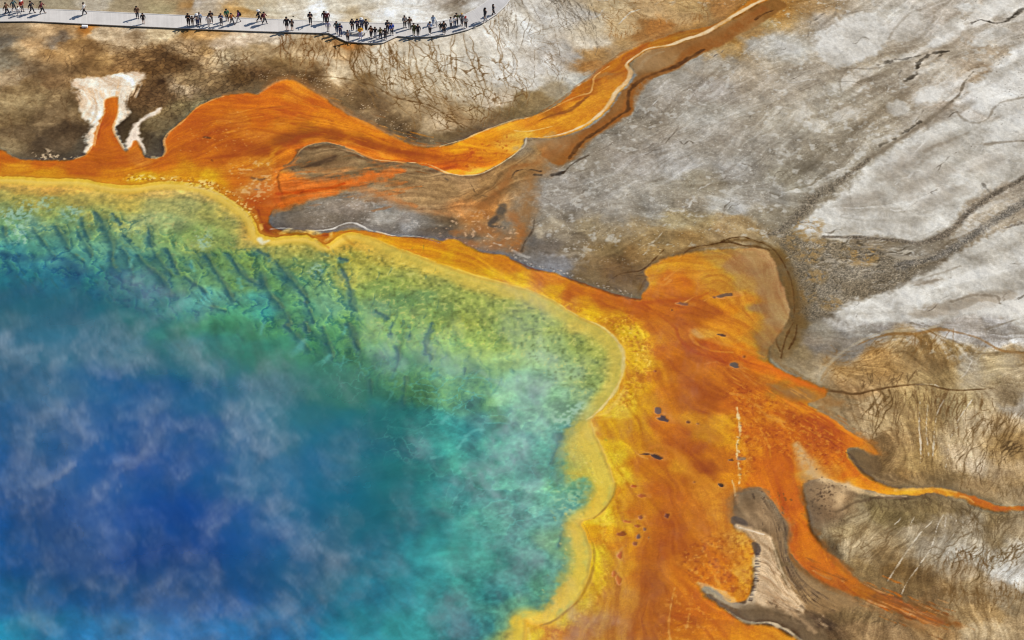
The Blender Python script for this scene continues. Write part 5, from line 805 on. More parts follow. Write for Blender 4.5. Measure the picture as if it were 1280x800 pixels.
# yellow crumbling crust outside the eastern rim (granular, raised)
v3, v3e, v3id = voronoi(.25, 51, GX + .12 * N_fine, GY * .9 + .12 * N_mid)
W, z_ = zone([(695,372),(720,383),(752,396),(790,398),(808,420),(812,455),(802,490),(780,512),(764,512),(778,490),(788,460),(788,440),(778,424),(762,408),(735,396),(710,384)], 9)
g = (v3id[sl(W)] - .5)
g = g * .8 + .35 * N_hi[sl(W)] + .25 * N_mid[sl(W)]
over(W, z_ * sstep(.0, .4, g) * .55, (238,186,50)); over(W, z_ * sstep(.1, .45, -g) * .42, (182,108,6)); over(W, z_ * sstep(.45, .7, g) * .6, (248,218,120))
Z[sl(W)] += z_ * (.07 * g + .04)
W, z_ = zone([(765,560),(772,590),(772,612),(758,640),(742,652),(748,672),(752,700),(746,735),(730,756),(700,778),(680,790),(690,800),(740,760),(762,720),(760,680),(766,650),(782,610),(776,570)], 6)
over(W, z_ * sstep(.05, .35, v3id[sl(W)] - .5 + .3 * N_hi[sl(W)]) * .40, (236,190,64)); over(W, z_ * sstep(.1, .4, .5 - v3id[sl(W)]) * .22, (184,116,10))
Z[sl(W)] += z_ * .05 * (v3id[sl(W)] - .5)
W, z_ = zone([(160,218),(200,220),(260,225),(300,245),(322,268),(318,280),(296,256),(262,236),(200,226),(160,226)], 4)
over(W, z_ * sstep(.15, .4, v3id[sl(W)] - .5) * .6, (246,220,150)); over(W, z_ * sstep(.2, .45, .5 - v3id[sl(W)]) * .45, (150,84,6))

# crisp mineral edges: local contrast of the finished map
def boxblur(A, r):
    for ax in (0, 1):
        P_ = np.pad(A, [(r + 1, r) if i == ax else (0, 0) for i in range(A.ndim)], mode='edge'); c_ = np.cumsum(P_, ax, dtype=np.float64)
        n_ = A.shape[ax]; A = ((np.take(c_, np.arange(2 * r + 1, 2 * r + 1 + n_), ax) - np.take(c_, np.arange(0, n_), ax)) / (2 * r + 1)).astype(np.float32)
    return A
lo = boxblur(boxblur(CAN, 2), 2); CAN = np.clip(CAN + np.clip(CAN - lo, -26, 26) * (.52 - .30 * WET)[..., None], 4, 250)
lo = boxblur(boxblur(CAN, 12), 12); CAN = np.clip(CAN + np.clip(CAN - lo, -40, 40) * .18, 4, 250)

# ------------------------------------------------------------------ relief
Z += N_w1 * .10 * (1 - .7 * WET) + N_mid * .035 * (1 - .6 * WET) + fbm(.4, 2, 121) * .014 * (1 - .5 * WET) + N_big * .12 * (1 - WET)
Z += v1 * 0 + crack * -.012 * (1 - WET)
Z -= .05 * WET                                   # films of water lie a little lower than the dry sinter
shore_z = -.02 - .16 * sstep(0, 1.6, DIN) - .30 * sstep(1.5, 9, DIN) - .5 * sstep(9, 30, DIN)
_W, _z = zone([(-80,2),(100,4),(320,14),(480,20),(560,16),(600,-5),(620,-40),(660,-40),(645,5),(620,28),(590,45),(540,55),(480,64),(430,62),(380,52),(200,44),(-80,38)], 8)
Z[sl(_W)] = Z[sl(_W)] * (1 - .85 * _z) - .02 * _z          # levelled bed under the boardwalk
k = sstep(-.3, .3, DIN)
Z = Z * (1 - k) + (shore_z + .6 * np.clip(Z, -.4, .1)) * k
Z += .05 * band(-.5, -.15, .05, .3) * (.6 + .4 * N_mid)
# ------------------------------------------------------------------ helpers
def lin(c):
    c = np.clip(np.asarray(c, np.float32) / 255.0, 0, 1)
    return np.where(c <= .04045, c / 12.92, ((c + .055) / 1.055) ** 2.4).astype(np.float32)
def grid_mesh(name, xs, ys, Zs, keep=None):
    ny, nx = Zs.shape
    me = bpy.data.meshes.new(name)
    X, Y = np.meshgrid(xs, ys)
    co = np.stack([X, Y, Zs], -1).reshape(-1, 3).astype(np.float32)
    idx = np.arange(nx * ny).reshape(ny, nx)
    q = np.stack([idx[:-1, :-1], idx[:-1, 1:], idx[1:, 1:], idx[1:, :-1]], -1).reshape(-1, 4)
    used = None
    if keep is not None:
        kq = (keep[:-1, :-1] | keep[:-1, 1:] | keep[1:, 1:] | keep[1:, :-1]).reshape(-1)
        q = q[kq]; used = np.unique(q); rm = np.zeros(len(co), np.int64); rm[used] = np.arange(len(used)); q = rm[q]; co = co[used]
    me.vertices.add(len(co)); me.vertices.foreach_set("co", co.ravel())
    me.loops.add(q.size); me.loops.foreach_set("vertex_index", q.ravel().astype(np.int32))
    me.polygons.add(len(q)); me.polygons.foreach_set("loop_start", np.arange(0, q.size, 4, dtype=np.int32))
    me.polygons.foreach_set("use_smooth", np.ones(len(q), bool))
    me.update(calc_edges=True)
    return me, used
def attr_col(me, name, rgba):
    a = me.attributes.new(name, 'FLOAT_COLOR', 'POINT'); a.data.foreach_set("color", rgba.reshape(-1).astype(np.float32))
class NT:
    def __init__(s, name):
        s.m = bpy.data.materials.new(name); s.m.use_nodes = True; s.t = s.m.node_tree; s.t.nodes.clear()
        s.out = s.n('ShaderNodeOutputMaterial')
    def n(s, typ, **kw):
        x = s.t.nodes.new(typ)
        for k, v in kw.items(): setattr(x, k, v)
        return x
    def l(s, a, b): s.t.links.new(a, b)
    def val(s, sock, v):
        if hasattr(v, 'links') or isinstance(v, bpy.types.NodeSocket): s.l(v, sock)
        else: sock.default_value = v
    def math(s, op, a, b=0.0, c=None):
        x = s.n('ShaderNodeMath', operation=op); s.val(x.inputs[0], a); s.val(x.inputs[1], b)
        if c is not None: s.val(x.inputs[2], c)
        return x.outputs[0]
    def vmath(s, op, a, b=None):
        x = s.n('ShaderNodeVectorMath', operation=op); s.val(x.inputs[0], a)
        if b is not None: s.val(x.inputs[1], b)
        return x.outputs[0] if op not in ('DOT_PRODUCT', 'LENGTH', 'DISTANCE') else x.outputs[1]
    def noise(s, vec, scale, detail=3, rough=.55, dist=0.0):
        x = s.n('ShaderNodeTexNoise'); s.l(vec, x.inputs['Vector']); x.inputs['Scale'].default_value = scale
        x.inputs['Detail'].default_value = detail; x.inputs['Roughness'].default_value = rough; x.inputs['Distortion'].default_value = dist
        return x.outputs['Fac']
    def rng(s, v, a, b, c, d):
        x = s.n('ShaderNodeMapRange'); s.val(x.inputs[0], v)
        for i, q in enumerate((a, b, c, d)): x.inputs[i + 1].default_value = q
        return x.outputs[0]
    def mix(s, typ, f, a, b):
        x = s.n('ShaderNodeMix', data_type='RGBA', blend_type=typ); s.val(x.inputs['Factor'], f); s.val(x.inputs[6], a); s.val(x.inputs[7], b)
        return x.outputs[2]
def rgba(c): 
    v = lin(c); return (float(v[0]), float(v[1]), float(v[2]), 1.0)

# ------------------------------------------------------------------ ground sheet (reaches the horizon)
ALB = np.array((1.0, 1.0, 1.0), np.float32) * ALB_GAIN if 'ALB_GAIN' in globals() else np.array((.945, .935, .87), np.float32)
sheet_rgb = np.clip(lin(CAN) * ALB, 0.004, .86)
ext = np.array([1.5, 4, 10, 25, 60, 150, 400, 1000, 2500], float)
xs = np.concatenate([gx[0] - ext[::-1], gx, gx[-1] + ext]); ys = np.concatenate([gy[0] - ext[::-1], gy, gy[-1] + ext])
e = len(ext)
Zp = np.pad(Z, e, mode='edge'); Cp = np.pad(sheet_rgb, ((e, e), (e, e), (0, 0)), mode='edge'); Wp = np.pad(WET, e, mode='edge')
far = np.array(lin((168,150,122)), np.float32)
jj, ii = np.meshgrid(np.arange(len(ys)), np.arange(len(xs)), indexing='ij')
out = np.maximum.reduce([e - ii, ii - (NX + e - 1), e - jj, jj - (NY + e - 1)]); fo = np.clip(out / 4.0, 0, 1)[..., None]
Cp = Cp * (1 - fo) + far * fo; Wp = Wp * (1 - fo[..., 0]); Zp = Zp * (1 - fo[..., 0])
gme, _ = grid_mesh("ground", xs, ys, Zp)
attr_col(gme, "mineral", np.concatenate([Cp, Wp[..., None]], -1))
ground = bpy.data.objects.new("ground", gme); COL.objects.link(ground); ground["kind"] = "structure"
n = NT("sinter_and_mats")
at = n.n('ShaderNodeAttribute', attribute_name="mineral"); tc = n.n('ShaderNodeTexCoord'); P_ = tc.outputs['Object']
g1 = n.rng(n.noise(P_, 6.5, 5, .8), .28, .72, .78, 1.22); g2 = n.rng(n.noise(P_, 1.3, 4, .6), .25, .75, .94, 1.06)
gm = n.math('MULTIPLY', g1, g2)
damp = n.mix('MIX', n.math('MULTIPLY', at.outputs['Alpha'], .55), gm, (1, 1, 1, 1))
colr = n.mix('MULTIPLY', 1.0, at.outputs['Color'], damp)
b = n.n('ShaderNodeBsdfPrincipled'); n.l(colr, b.inputs['Base Color'])
n.l(n.rng(at.outputs['Alpha'], 0, 1, .92, .42), b.inputs['Roughness']); n.l(n.rng(at.outputs['Alpha'], 0, 1, .10, .18), b.inputs['Specular IOR Level'])
bp = n.n('ShaderNodeBump'); bp.inputs['Strength'].default_value = .5; bp.inputs['Distance'].default_value = .03
n.l(n.math('MULTIPLY', n.noise(P_, 3.6, 6, .68), n.rng(at.outputs['Alpha'], 0, 1, 1, .45)), bp.inputs['Height']); n.l(bp.outputs[0], b.inputs['Normal'])
n.l(b.outputs[0], n.out.inputs[0]); gme.materials.append(n.m)

# ------------------------------------------------------------------ water sheet of the pool
ST = 2
wz = np.full(DIN[::ST, ::ST].shape, -.035, np.float32)
dis = DIN[::ST, ::ST]
wme, used = grid_mesh("hot_spring_water", gx[::ST], gy[::ST], wz, keep=dis > .25)
alpha = .88 * sstep(12, 27, dis + 1.5 * N_w1[::ST, ::ST]) + .06 * sstep(.5, 5, dis)
wc = np.clip(lin(WCOL[::ST, ::ST] * (1 + .03 * N_mid[::ST, ::ST] + .02 * LP[::ST, ::ST])[..., None]) * ALB, .002, .8)
attr_col(wme, "depth_colour", np.concatenate([wc, alpha[..., None]], -1).reshape(-1, 4)[used])
water = bpy.data.objects.new("hot_spring_water", wme); COL.objects.link(water); water["kind"] = "structure"
n = NT("spring_water")
at = n.n('ShaderNodeAttribute', attribute_name="depth_colour"); tc = n.n('ShaderNodeTexCoord'); P_ = tc.outputs['Object']
df = n.n('ShaderNodeBsdfDiffuse'); n.l(at.outputs['Color'], df.inputs[0]); tr = n.n('ShaderNodeBsdfTransparent')
m1 = n.n('ShaderNodeMixShader'); n.l(at.outputs['Alpha'], m1.inputs[0]); n.l(tr.outputs[0], m1.inputs[1]); n.l(df.outputs[0], m1.inputs[2])
gl = n.n('ShaderNodeBsdfGlossy'); gl.inputs['Roughness'].default_value = .12
bp = n.n('ShaderNodeBump'); bp.inputs['Strength'].default_value = .35; bp.inputs['Distance'].default_value = .05
n.l(n.noise(P_, 2.2, 5, .6, .4), bp.inputs['Height']); n.l(bp.outputs[0], gl.inputs['Normal'])
fr = n.n('ShaderNodeFresnel'); fr.inputs['IOR'].default_value = 1.33; n.l(bp.outputs[0], fr.inputs['Normal'])
ge = n.n('ShaderNodeNewGeometry')
m2 = n.n('ShaderNodeMixShader'); n.l(n.math('MULTIPLY', fr.outputs[0], n.math('SUBTRACT', 1.0, ge.outputs['Backfacing'])), m2.inputs[0]); n.l(m1.outputs[0], m2.inputs[1]); n.l(gl.outputs[0], m2.inputs[2])
n.l(m2.outputs[0], n.out.inputs[0]); wme.materials.append(n.m)

# ------------------------------------------------------------------ steam drifting over the pool
def box_mesh(name, x0, x1, y0, y1, z0, z1):
    me = bpy.data.meshes.new(name); bm = bmesh.new(); bmesh.ops.create_cube(bm, size=1)
    for v in bm.verts: v.co = ((x0 + x1) / 2 + v.co.x * (x1 - x0), (y0 + y1) / 2 + v.co.y * (y1 - y0), (z0 + z1) / 2 + v.co.z * (z1 - z0))
    bm.to_mesh(me); bm.free(); return me
PUFF = [  # plate x, y, radius x, radius y, strength
(62,500,30,60,1.0),(85,580,22,50,.9),(75,560,30,70,.5),(15,425,26,22,.9),(40,440,50,30,.35),(58,455,22,34,.5),(165,445,26,26,.8),(115,440,18,24,.5),(152,565,16,30,.9),(200,525,34,18,.6),(190,575,50,14,.4),(215,585,16,14,.6),(248,440,18,34,.8),(275,500,16,40,.8),(300,545,30,30,1.0),(318,570,20,40,.7),(338,620,20,36,.9),(285,645,34,14,.6),(365,640,12,20,.4),(395,690,34,28,.7),(430,695,30,12,.4),(70,700,34,24,.45),(110,670,24,40,.5),(130,690,16,30,.4),(45,770,30,16,.6),(200,770,50,40,.7),(170,790,40,20,.6),(260,770,40,40,.6),(210,720,24,34,.4),(150,610,30,30,.45),(365,775,26,24,.7),(350,740,14,24,.3),(330,490,40,30,.5),(345,470,26,20,.4),(380,570,50,20,.3),
(490,435,24,16,.5),(515,440,24,18,.4),(570,450,24,30,.5),(600,470,40,30,.4),(655,465,44,60,.8),(640,520,26,40,.6),(620,580,34,40,.7),(585,600,20,20,.6),(570,575,30,20,.4),(660,630,30,40,.9),(680,640,24,50,.6),(640,650,24,34,.7),(670,700,22,34,.9),(680,560,30,30,.4),(520,570,24,16,.4),(500,700,16,16,.3),(530,755,34,16,.4),(560,770,30,12,.4),(600,790,30,16,.4),(460,735,26,12,.3),(215,375,34,18,.45),(180,350,24,16,.35),(480,400,26,20,.3),(415,480,22,24,.3),(690,400,24,18,.25),
(735,785,40,20,.3),(765,775,30,14,.15),(715,790,24,18,.4),(800,745,30,20,.12),(530,640,50,14,.3),(560,695,40,12,.3),(20,590,30,16,.4),(15,520,30,30,.3)]
SX0, SX1, SY0, SY1, SC = -62.0, 22.0, -49.0, float(plan1(0, 330)[1]), .25
snx = int((SX1 - SX0) / SC); sny = int((SY1 - SY0) / SC)
sxs = (SX0 + SC * np.arange(snx)).astype(np.float32); sys_ = (SY0 + SC * np.arange(sny)).astype(np.float32)
SXX, SYY = np.meshgrid(sxs, sys_)
w1 = fbm(5.0, 4, 201, SXX, SYY); w2 = fbm(5.0, 4, 207, SXX, SYY); w3 = fbm(1.3, 4, 211, SXX, SYY, .6); w4 = fbm(1.3, 4, 217, SXX, SYY, .6)
PX = SXX + 1.5 * w1 + .5 * w3; PY = SYY + 2.0 * w2 + .7 * w4
tot = np.zeros_like(SXX)
for x, y, rx, ry, s_ in PUFF:
    c = plan1(x, y, .7); tot += s_ * np.exp(-((PX - c[0]) / (rx * .085)) ** 2 - ((PY - c[1]) / (ry * .14)) ** 2)
# drawn-out fibres: ridged noise stretched along the drift, warped by the large eddies
u = SXX - .10 * SYY + 2.4 * w1 + .8 * w3; v = SYY + 3.4 * w2 + .8 * w4
rid = np.clip(1 - np.abs(fbm(2.4, 6, 223, u, v * .6, .66)), 0, 1) ** 4; rid2 = np.clip(1 - np.abs(fbm(1.0, 5, 229, u, v * .6, .66)), 0, 1) ** 4
soft_ = sstep(-.5, .9, fbm(2.4, 6, 233, u, v * .6, .62))
tot = 1.1 * (1 - np.exp(-tot))
wisp = .62 * tot * (.08 + .36 * soft_ ** 1.6 + 1.15 * rid * (.25 + soft_) + .95 * rid2 * (.15 + soft_ ** 1.3)) + .022 * soft_ ** 2 + .16 * rid * rid2 * (.2 + soft_)
wisp *= sstep(0, 3, np.minimum.reduce([SXX - SX0, SX1 - SXX, SYY - SY0, SY1 - SYY]))
sme = bpy.data.meshes.new("steam"); sme.vertices.add(snx * sny)
sme.vertices.foreach_set("co", np.stack([SXX, SYY, np.zeros_like(SXX)], -1).astype(np.float32).ravel())
sa = sme.attributes.new("wisp", 'FLOAT', 'POINT'); sa.data.foreach_set("value", wisp.astype(np.float32).ravel())
steam = bpy.data.objects.new("steam", sme); COL.objects.link(steam); steam["kind"] = "stuff"
ng = bpy.data.node_groups.new("drifting_steam_volume", 'GeometryNodeTree')
ng.interface.new_socket("Geometry", in_out='INPUT', socket_type='NodeSocketGeometry'); ng.interface.new_socket("Geometry", in_out='OUTPUT', socket_type='NodeSocketGeometry')
G = lambda t, **k: (lambda q: ([setattr(q, a_, b_) for a_, b_ in k.items()], q)[1])(ng.nodes.new(t))
gi = G('NodeGroupInput'); go = G('NodeGroupOutput'); ps = G('GeometryNodeInputPosition'); sp_ = G('ShaderNodeSeparateXYZ'); ng.links.new(ps.outputs[0], sp_.inputs[0])
def gm_(op, a_, b_):
    q = G('ShaderNodeMath', operation=op)
    for i_, x_ in ((0, a_), (1, b_)):
        if isinstance(x_, (int, float)): q.inputs[i_].default_value = x_
        else: ng.links.new(x_, q.inputs[i_])
    return q.outputs[0]
zz = sp_.outputs[2]
lean = gm_('MULTIPLY', zz, .2)                         # plumes lean with the drift as they rise
ix = gm_('FLOOR', gm_('DIVIDE', gm_('SUBTRACT', gm_('ADD', sp_.outputs[0], lean), SX0), SC), 0); iy = gm_('FLOOR', gm_('DIVIDE', gm_('SUBTRACT', sp_.outputs[1], SY0), SC), 0)
ix = gm_('MINIMUM', gm_('MAXIMUM', ix, 0), snx - 1); iy = gm_('MINIMUM', gm_('MAXIMUM', iy, 0), sny - 1)
ii_ = gm_('ADD', gm_('MULTIPLY', iy, snx), ix)
na = G('GeometryNodeInputNamedAttribute', data_type='FLOAT'); na.inputs[0].default_value = "wisp"
si = G('GeometryNodeSampleIndex', data_type='FLOAT', domain='POINT', clamp=True); ng.links.new(gi.outputs[0], si.inputs[0])
ng.links.new(na.outputs[0], si.inputs['Value']); ng.links.new(ii_, si.inputs['Index'])
ZT = 1.3
up = gm_('MULTIPLY', gm_('SUBTRACT', ZT, zz), 1 / ZT)
den = gm_('MULTIPLY', si.outputs[0], gm_('MULTIPLY', up, STEAM))
vc = G('GeometryNodeVolumeCube'); ng.links.new(den, vc.inputs['Density'])
vc.inputs['Min'].default_value = (SX0, SY0, .2); vc.inputs['Max'].default_value = (SX1, SY1, ZT)
vc.inputs['Resolution X'].default_value = int((SX1 - SX0) / .25); vc.inputs['Resolution Y'].default_value = int((SY1 - SY0) / .25); vc.inputs['Resolution Z'].default_value = 8
n = NT("drifting_steam"); pv = n.n('ShaderNodeVolumePrincipled'); pv.inputs['Color'].default_value = (.90, .955, 1, 1); pv.inputs['Density'].default_value = 1.0
n.l(pv.outputs[0], n.out.inputs[1])
sm_ = G('GeometryNodeSetMaterial'); sm_.inputs['Material'].default_value = n.m; ng.links.new(vc.outputs[0], sm_.inputs[0]); ng.links.new(sm_.outputs[0], go.inputs[0])
steam.modifiers.new("steam", 'NODES').node_group = ng; sme.materials.append(n.m)
# ------------------------------------------------------------------ boardwalk
_mats = {}
def paint(name, c, rough=.8, var=.10, scale=9.0, spec=.25):
    key = (name, tuple(c))
    if key in _mats: return _mats[key]
    n = NT(name); tc = n.n('ShaderNodeTexCoord')
    col = n.mix('MULTIPLY', 1.0, rgba(c), n.rng(n.noise(tc.outputs['Object'], scale, 4, .65), .3, .7, 1 - var, 1 + var))
    b = n.n('ShaderNodeBsdfPrincipled'); n.l(col, b.inputs['Base Color']); b.inputs['Roughness'].default_value = rough; b.inputs['Specular IOR Level'].default_value = spec
    n.l(b.outputs[0], n.out.inputs[0]); _mats[key] = n.m; return n.m
def link(name, me, parent=None, mat=None):
    o = bpy.data.objects.new(name, me); COL.objects.link(o)
    if mat: me.materials.append(mat)
    if parent: o.parent = parent
    return o
def tag(o, label, cat, group=None):
    o['label'] = label; o['category'] = cat
    if group: o['group'] = group
DZ = .17
FRONT = [(-70,28),(-30,27.3),(0,27),(40,26.6),(70,28),(100,29.6),(160,32.4),(240,36),(320,39),(380,40.8),(411,41.5),(433,52),(452,53.6),(469,54),(479,53.5),(497,45),(512,46.4),(535,46),(560,43.5),(585,37),(605,28),(620,18.5),(632,7.5),(640,-3),(650,-22)]
BACK = [(-70,9.5),(-30,9.8),(0,10.2),(40,11),(70,11.8),(100,13),(160,16),(240,19.5),(320,23),(380,25.4),(411,26.6),(433,27.6),(452,28),(469,28.4),(479,28.6),(497,29),(512,28.8),(535,28),(558,25),(577,20),(593,12),(606,3),(615,-6),(621,-15),(630,-32)]
fw = plan(FRONT, DZ); bw_ = plan(BACK, DZ)
def dense(a, k):
    out = []
    for i in range(len(a) - 1):
        for t in np.arange(k) / k: out.append(a[i] * (1 - t) + a[i + 1] * t)
    out.append(a[-1]); return np.array(out)
fw = dense(fw, 8); bw_ = dense(bw_, 8)
walk = bpy.data.objects.new("boardwalk", None); COL.objects.link(walk); walk.location = (float(fw[80, 0]), float(fw[80, 1]), 0)
tag(walk, "low pale wooden boardwalk curving along the top, with a wider lookout bay", "boardwalk")
OX = np.array((walk.location.x, walk.location.y))
def strip_mesh(name, a, b, z1, z0):
    """closed slab between two edge lines, with metres along the walk stored for the planks"""
    m = len(a); a = a - OX; b = b - OX
    co = [(*a[i], z1) for i in range(m)] + [(*b[i], z1) for i in range(m)] + [(*a[i], z0) for i in range(m)] + [(*b[i], z0) for i in range(m)]
    f = []
    for i in range(m - 1):
        f += [(i, i + 1, m + i + 1, m + i), (2*m+i, 3*m+i, 3*m+i+1, 2*m+i+1), (i, 2*m+i, 2*m+i+1, i+1), (m+i, m+i+1, 3*m+i+1, 3*m+i)]
    f += [(0, m, 3*m, 2*m), (m-1, 3*m-1, 4*m-1, 2*m-1)]
    me = bpy.data.meshes.new(name); me.from_pydata(co, [], f); me.update()
    al = np.concatenate([[0], np.cumsum(np.hypot(*np.diff((a + b) / 2, axis=0).T))]).astype(np.float32)
    at = me.attributes.new("along", 'FLOAT', 'POINT'); at.data.foreach_set("value", np.tile(al, 4)); return me
def offset(a, d):
    t = np.gradient(a, axis=0); t /= np.linalg.norm(t, axis=1)[:, None] + 1e-9
    return a + d * np.stack([-t[:, 1], t[:, 0]], 1)
n = NT("weathered_planks"); at = n.n('ShaderNodeAttribute', attribute_name="along"); tc = n.n('ShaderNodeTexCoord')
pl = n.math('MULTIPLY', at.outputs['Fac'], 1 / .15); idp = n.math('FLOOR', pl); fr_ = n.math('FRACT', pl)
wn_ = n.n('ShaderNodeTexWhiteNoise', noise_dimensions='1D'); n.l(idp, wn_.inputs['W'])
gap = n.rng(n.math('ABSOLUTE', n.math('SUBTRACT', fr_, .5)), .44, .49, 1, .82)
tone = n.math('MULTIPLY', n.math('MULTIPLY', n.rng(wn_.outputs[0], 0, 1, .95, 1.05), gap), n.rng(n.noise(tc.outputs['Object'], .35, 5, .7), .3, .7, .90, 1.10))
east_ = n.n('ShaderNodeSeparateXYZ'); n.l(tc.outputs['Object'], east_.inputs[0])
cw = n.mix('MIX', n.rng(east_.outputs[0], 5, 30, 0, 1), rgba((212,205,196)), rgba((188,184,180)))
b = n.n('ShaderNodeBsdfPrincipled'); n.l(n.mix('MULTIPLY', 1.0, cw, tone), b.inputs['Base Color']); b.inputs['Roughness'].default_value = .85; b.inputs['Specular IOR Level'].default_value = .2
n.l(b.outputs[0], n.out.inputs[0]); PLANK = n.m
link("deck", strip_mesh("deck", offset(fw, .12), offset(bw_, -.12), DZ, DZ - .05), walk, PLANK)
RAILM = paint("pale_timber", (214,208,200), .8, .06); BEAMM = paint("dark_timber", (112,102,92), .9, .2)
for e_, s_ in ((fw, 1), (bw_, -1)):
    link("edge_rail", strip_mesh("edge_rail", e_, offset(e_, s_ * .117), DZ + .04, DZ - .04), walk, RAILM)
    link("side_beam", strip_mesh("side_beam", offset(e_, s_ * .03), offset(e_, s_ * .09), DZ - .045, DZ - .115), walk, BEAMM)
pm = box_mesh("post", -.06, .06, -.06, .06, -.30, DZ - .12); pm.materials.append(BEAMM)
for e_, s_ in ((offset(fw, .06), 1), (offset(bw_, -.06), -1)):
    d_ = np.concatenate([[0], np.cumsum(np.hypot(*np.diff(e_, axis=0).T))])
    for q in np.arange(1.2, d_[-1], 2.9):
        o = bpy.data.objects.new("post", pm); COL.objects.link(o); o.parent = walk
        o.location = (float(np.interp(q, d_, e_[:, 0]) - OX[0]), float(np.interp(q, d_, e_[:, 1]) - OX[1]), 0)

def boxes(name, L, bev=.008):
    bm = bmesh.new()
    for x0, x1, y0, y1, z0, z1 in L:
        r = bmesh.ops.create_cube(bm, size=1)
        for v in r['verts']: v.co = ((x0 + x1) / 2 + v.co.x * (x1 - x0), (y0 + y1) / 2 + v.co.y * (y1 - y0), (z0 + z1) / 2 + v.co.z * (z1 - z0))
    if bev: bmesh.ops.bevel(bm, geom=bm.edges[:], offset=bev, segments=2, affect='EDGES')
    me = bpy.data.meshes.new(name); bm.to_mesh(me); bm.free(); return me
# bench in the lookout bay
bx, by = plan1(447.5, 43, DZ)
bench = bpy.data.objects.new("bench", None); COL.objects.link(bench); bench.location = (bx, by, DZ); bench.rotation_euler = (0, 0, -.06)
tag(bench, "pale backless bench in the lookout bay, behind the person in yellow", "bench")
link("seat", boxes("seat", [(-1.05, 1.05, -.21 + k * .145, -.085 + k * .145, .41, .46) for k in range(3)]), bench, paint("pale_timber", (226,222,214), .8, .06))
for s_ in (-.8, .8): link("leg", boxes("leg", [(s_ - .05, s_ + .05, -.17, .17, .37, .405), (s_ - .04, s_ + .04, -.15, -.07, .0, .37), (s_ - .04, s_ + .04, .07, .15, .0, .37)]), bench, BEAMM)
# white instrument case on the ground at the foot of the walk
cx_, cy_ = plan1(106, 33.2, .1)
case = bpy.data.objects.new("instrument_case", None); COL.objects.link(case); case.location = (cx_, cy_, float(Z[int((cy_ - Y0) / DX), int((cx_ - X0) / DX)])); case.rotation_euler = (0, 0, -.05)
tag(case, "small white case on the ground against the front edge of the boardwalk", "case")
link("body", boxes("body", [(-.34, .34, -.15, .15, -.02, .20)], .02), case, paint("white_case", (236,234,230), .5, .03))
link("lid", boxes("lid", [(-.36, .36, -.17, .17, .203, .26)], .02), case, paint("white_case", (244,243,240), .5, .03))
link("latch", boxes("latch", [(-.04, .04, -.185, -.172, .15, .24)], .004), case, paint("grey_metal", (120,120,120), .4, .05))

# ------------------------------------------------------------------ people
def skin_mesh(name, V, E, Rr, sub=1):
    me = bpy.data.meshes.new(name); me.from_pydata(V, E, []); o = bpy.data.objects.new(name, me); COL.objects.link(o)
    o.modifiers.new("skin", 'SKIN').use_smooth_shade = True
    for i, r in enumerate(Rr):
        sv = me.skin_vertices[0].data[i]; r = (r, r) if not isinstance(r, tuple) else r
        sv.radius = r; sv.use_root = (i == 0)
    if sub: o.modifiers.new("sub", 'SUBSURF').levels = sub
    dg = bpy.context.evaluated_depsgraph_get(); out = bpy.data.meshes.new_from_object(o.evaluated_get(dg)); out.name = name
    bpy.data.objects.remove(o); bpy.data.meshes.remove(me)
    out.polygons.foreach_set("use_smooth", np.ones(len(out.polygons), bool)); out.materials.clear(); out.materials.append(None); return out
class Sk:
    def __init__(s): s.V = []; s.E = []; s.R = []
    def add(s, p, r, par=None):
        s.V.append(tuple(p)); s.R.append(r); i = len(s.V) - 1
        if par is not None: s.E.append((par, i))
        return i
ARMS = {  # elbow, wrist, palm for the left (+x) and right (-x) arm, shoulders at (+-.19, 0, 1.40)
 'down': [((.245,.03,1.13),(.255,-.03,.90),(.255,-.055,.82)), ((-.245,.03,1.13),(-.255,-.03,.90),(-.255,-.055,.82))],
 'photo': [((.225,-.10,1.17),(.10,-.30,1.37),(.055,-.335,1.43)), ((-.225,-.10,1.17),(-.10,-.30,1.37),(-.055,-.335,1.43))],
 'swing': [((.25,-.10,1.15),(.24,-.27,.99),(.235,-.33,.94)), ((-.25,.14,1.15),(-.26,.20,.91),(-.26,.205,.83))],
 'pocket': [((.25,.06,1.14),(.19,-.07,.97),(.165,-.10,.91)), ((-.26,-.04,1.14),(-.19,-.24,1.08),(-.14,-.29,1.09))]}
LEGS = {'stand': [((.08,-.015,.51),(.075,.02,.085),(.09,-.13,.035)), ((-.08,-.015,.51),(-.075,.02,.085),(-.09,-.13,.035))],
 'walk': [((.085,-.13,.53),(.085,-.21,.095),(.09,-.36,.05)), ((-.085,.02,.52),(-.085,.23,.135),(-.09,.12,.035))],
 'lean': [((.085,-.05,.51),(.09,-.05,.085),(.11,-.19,.035)), ((-.08,.0,.51),(-.08,.05,.085),(-.10,-.09,.035))]}
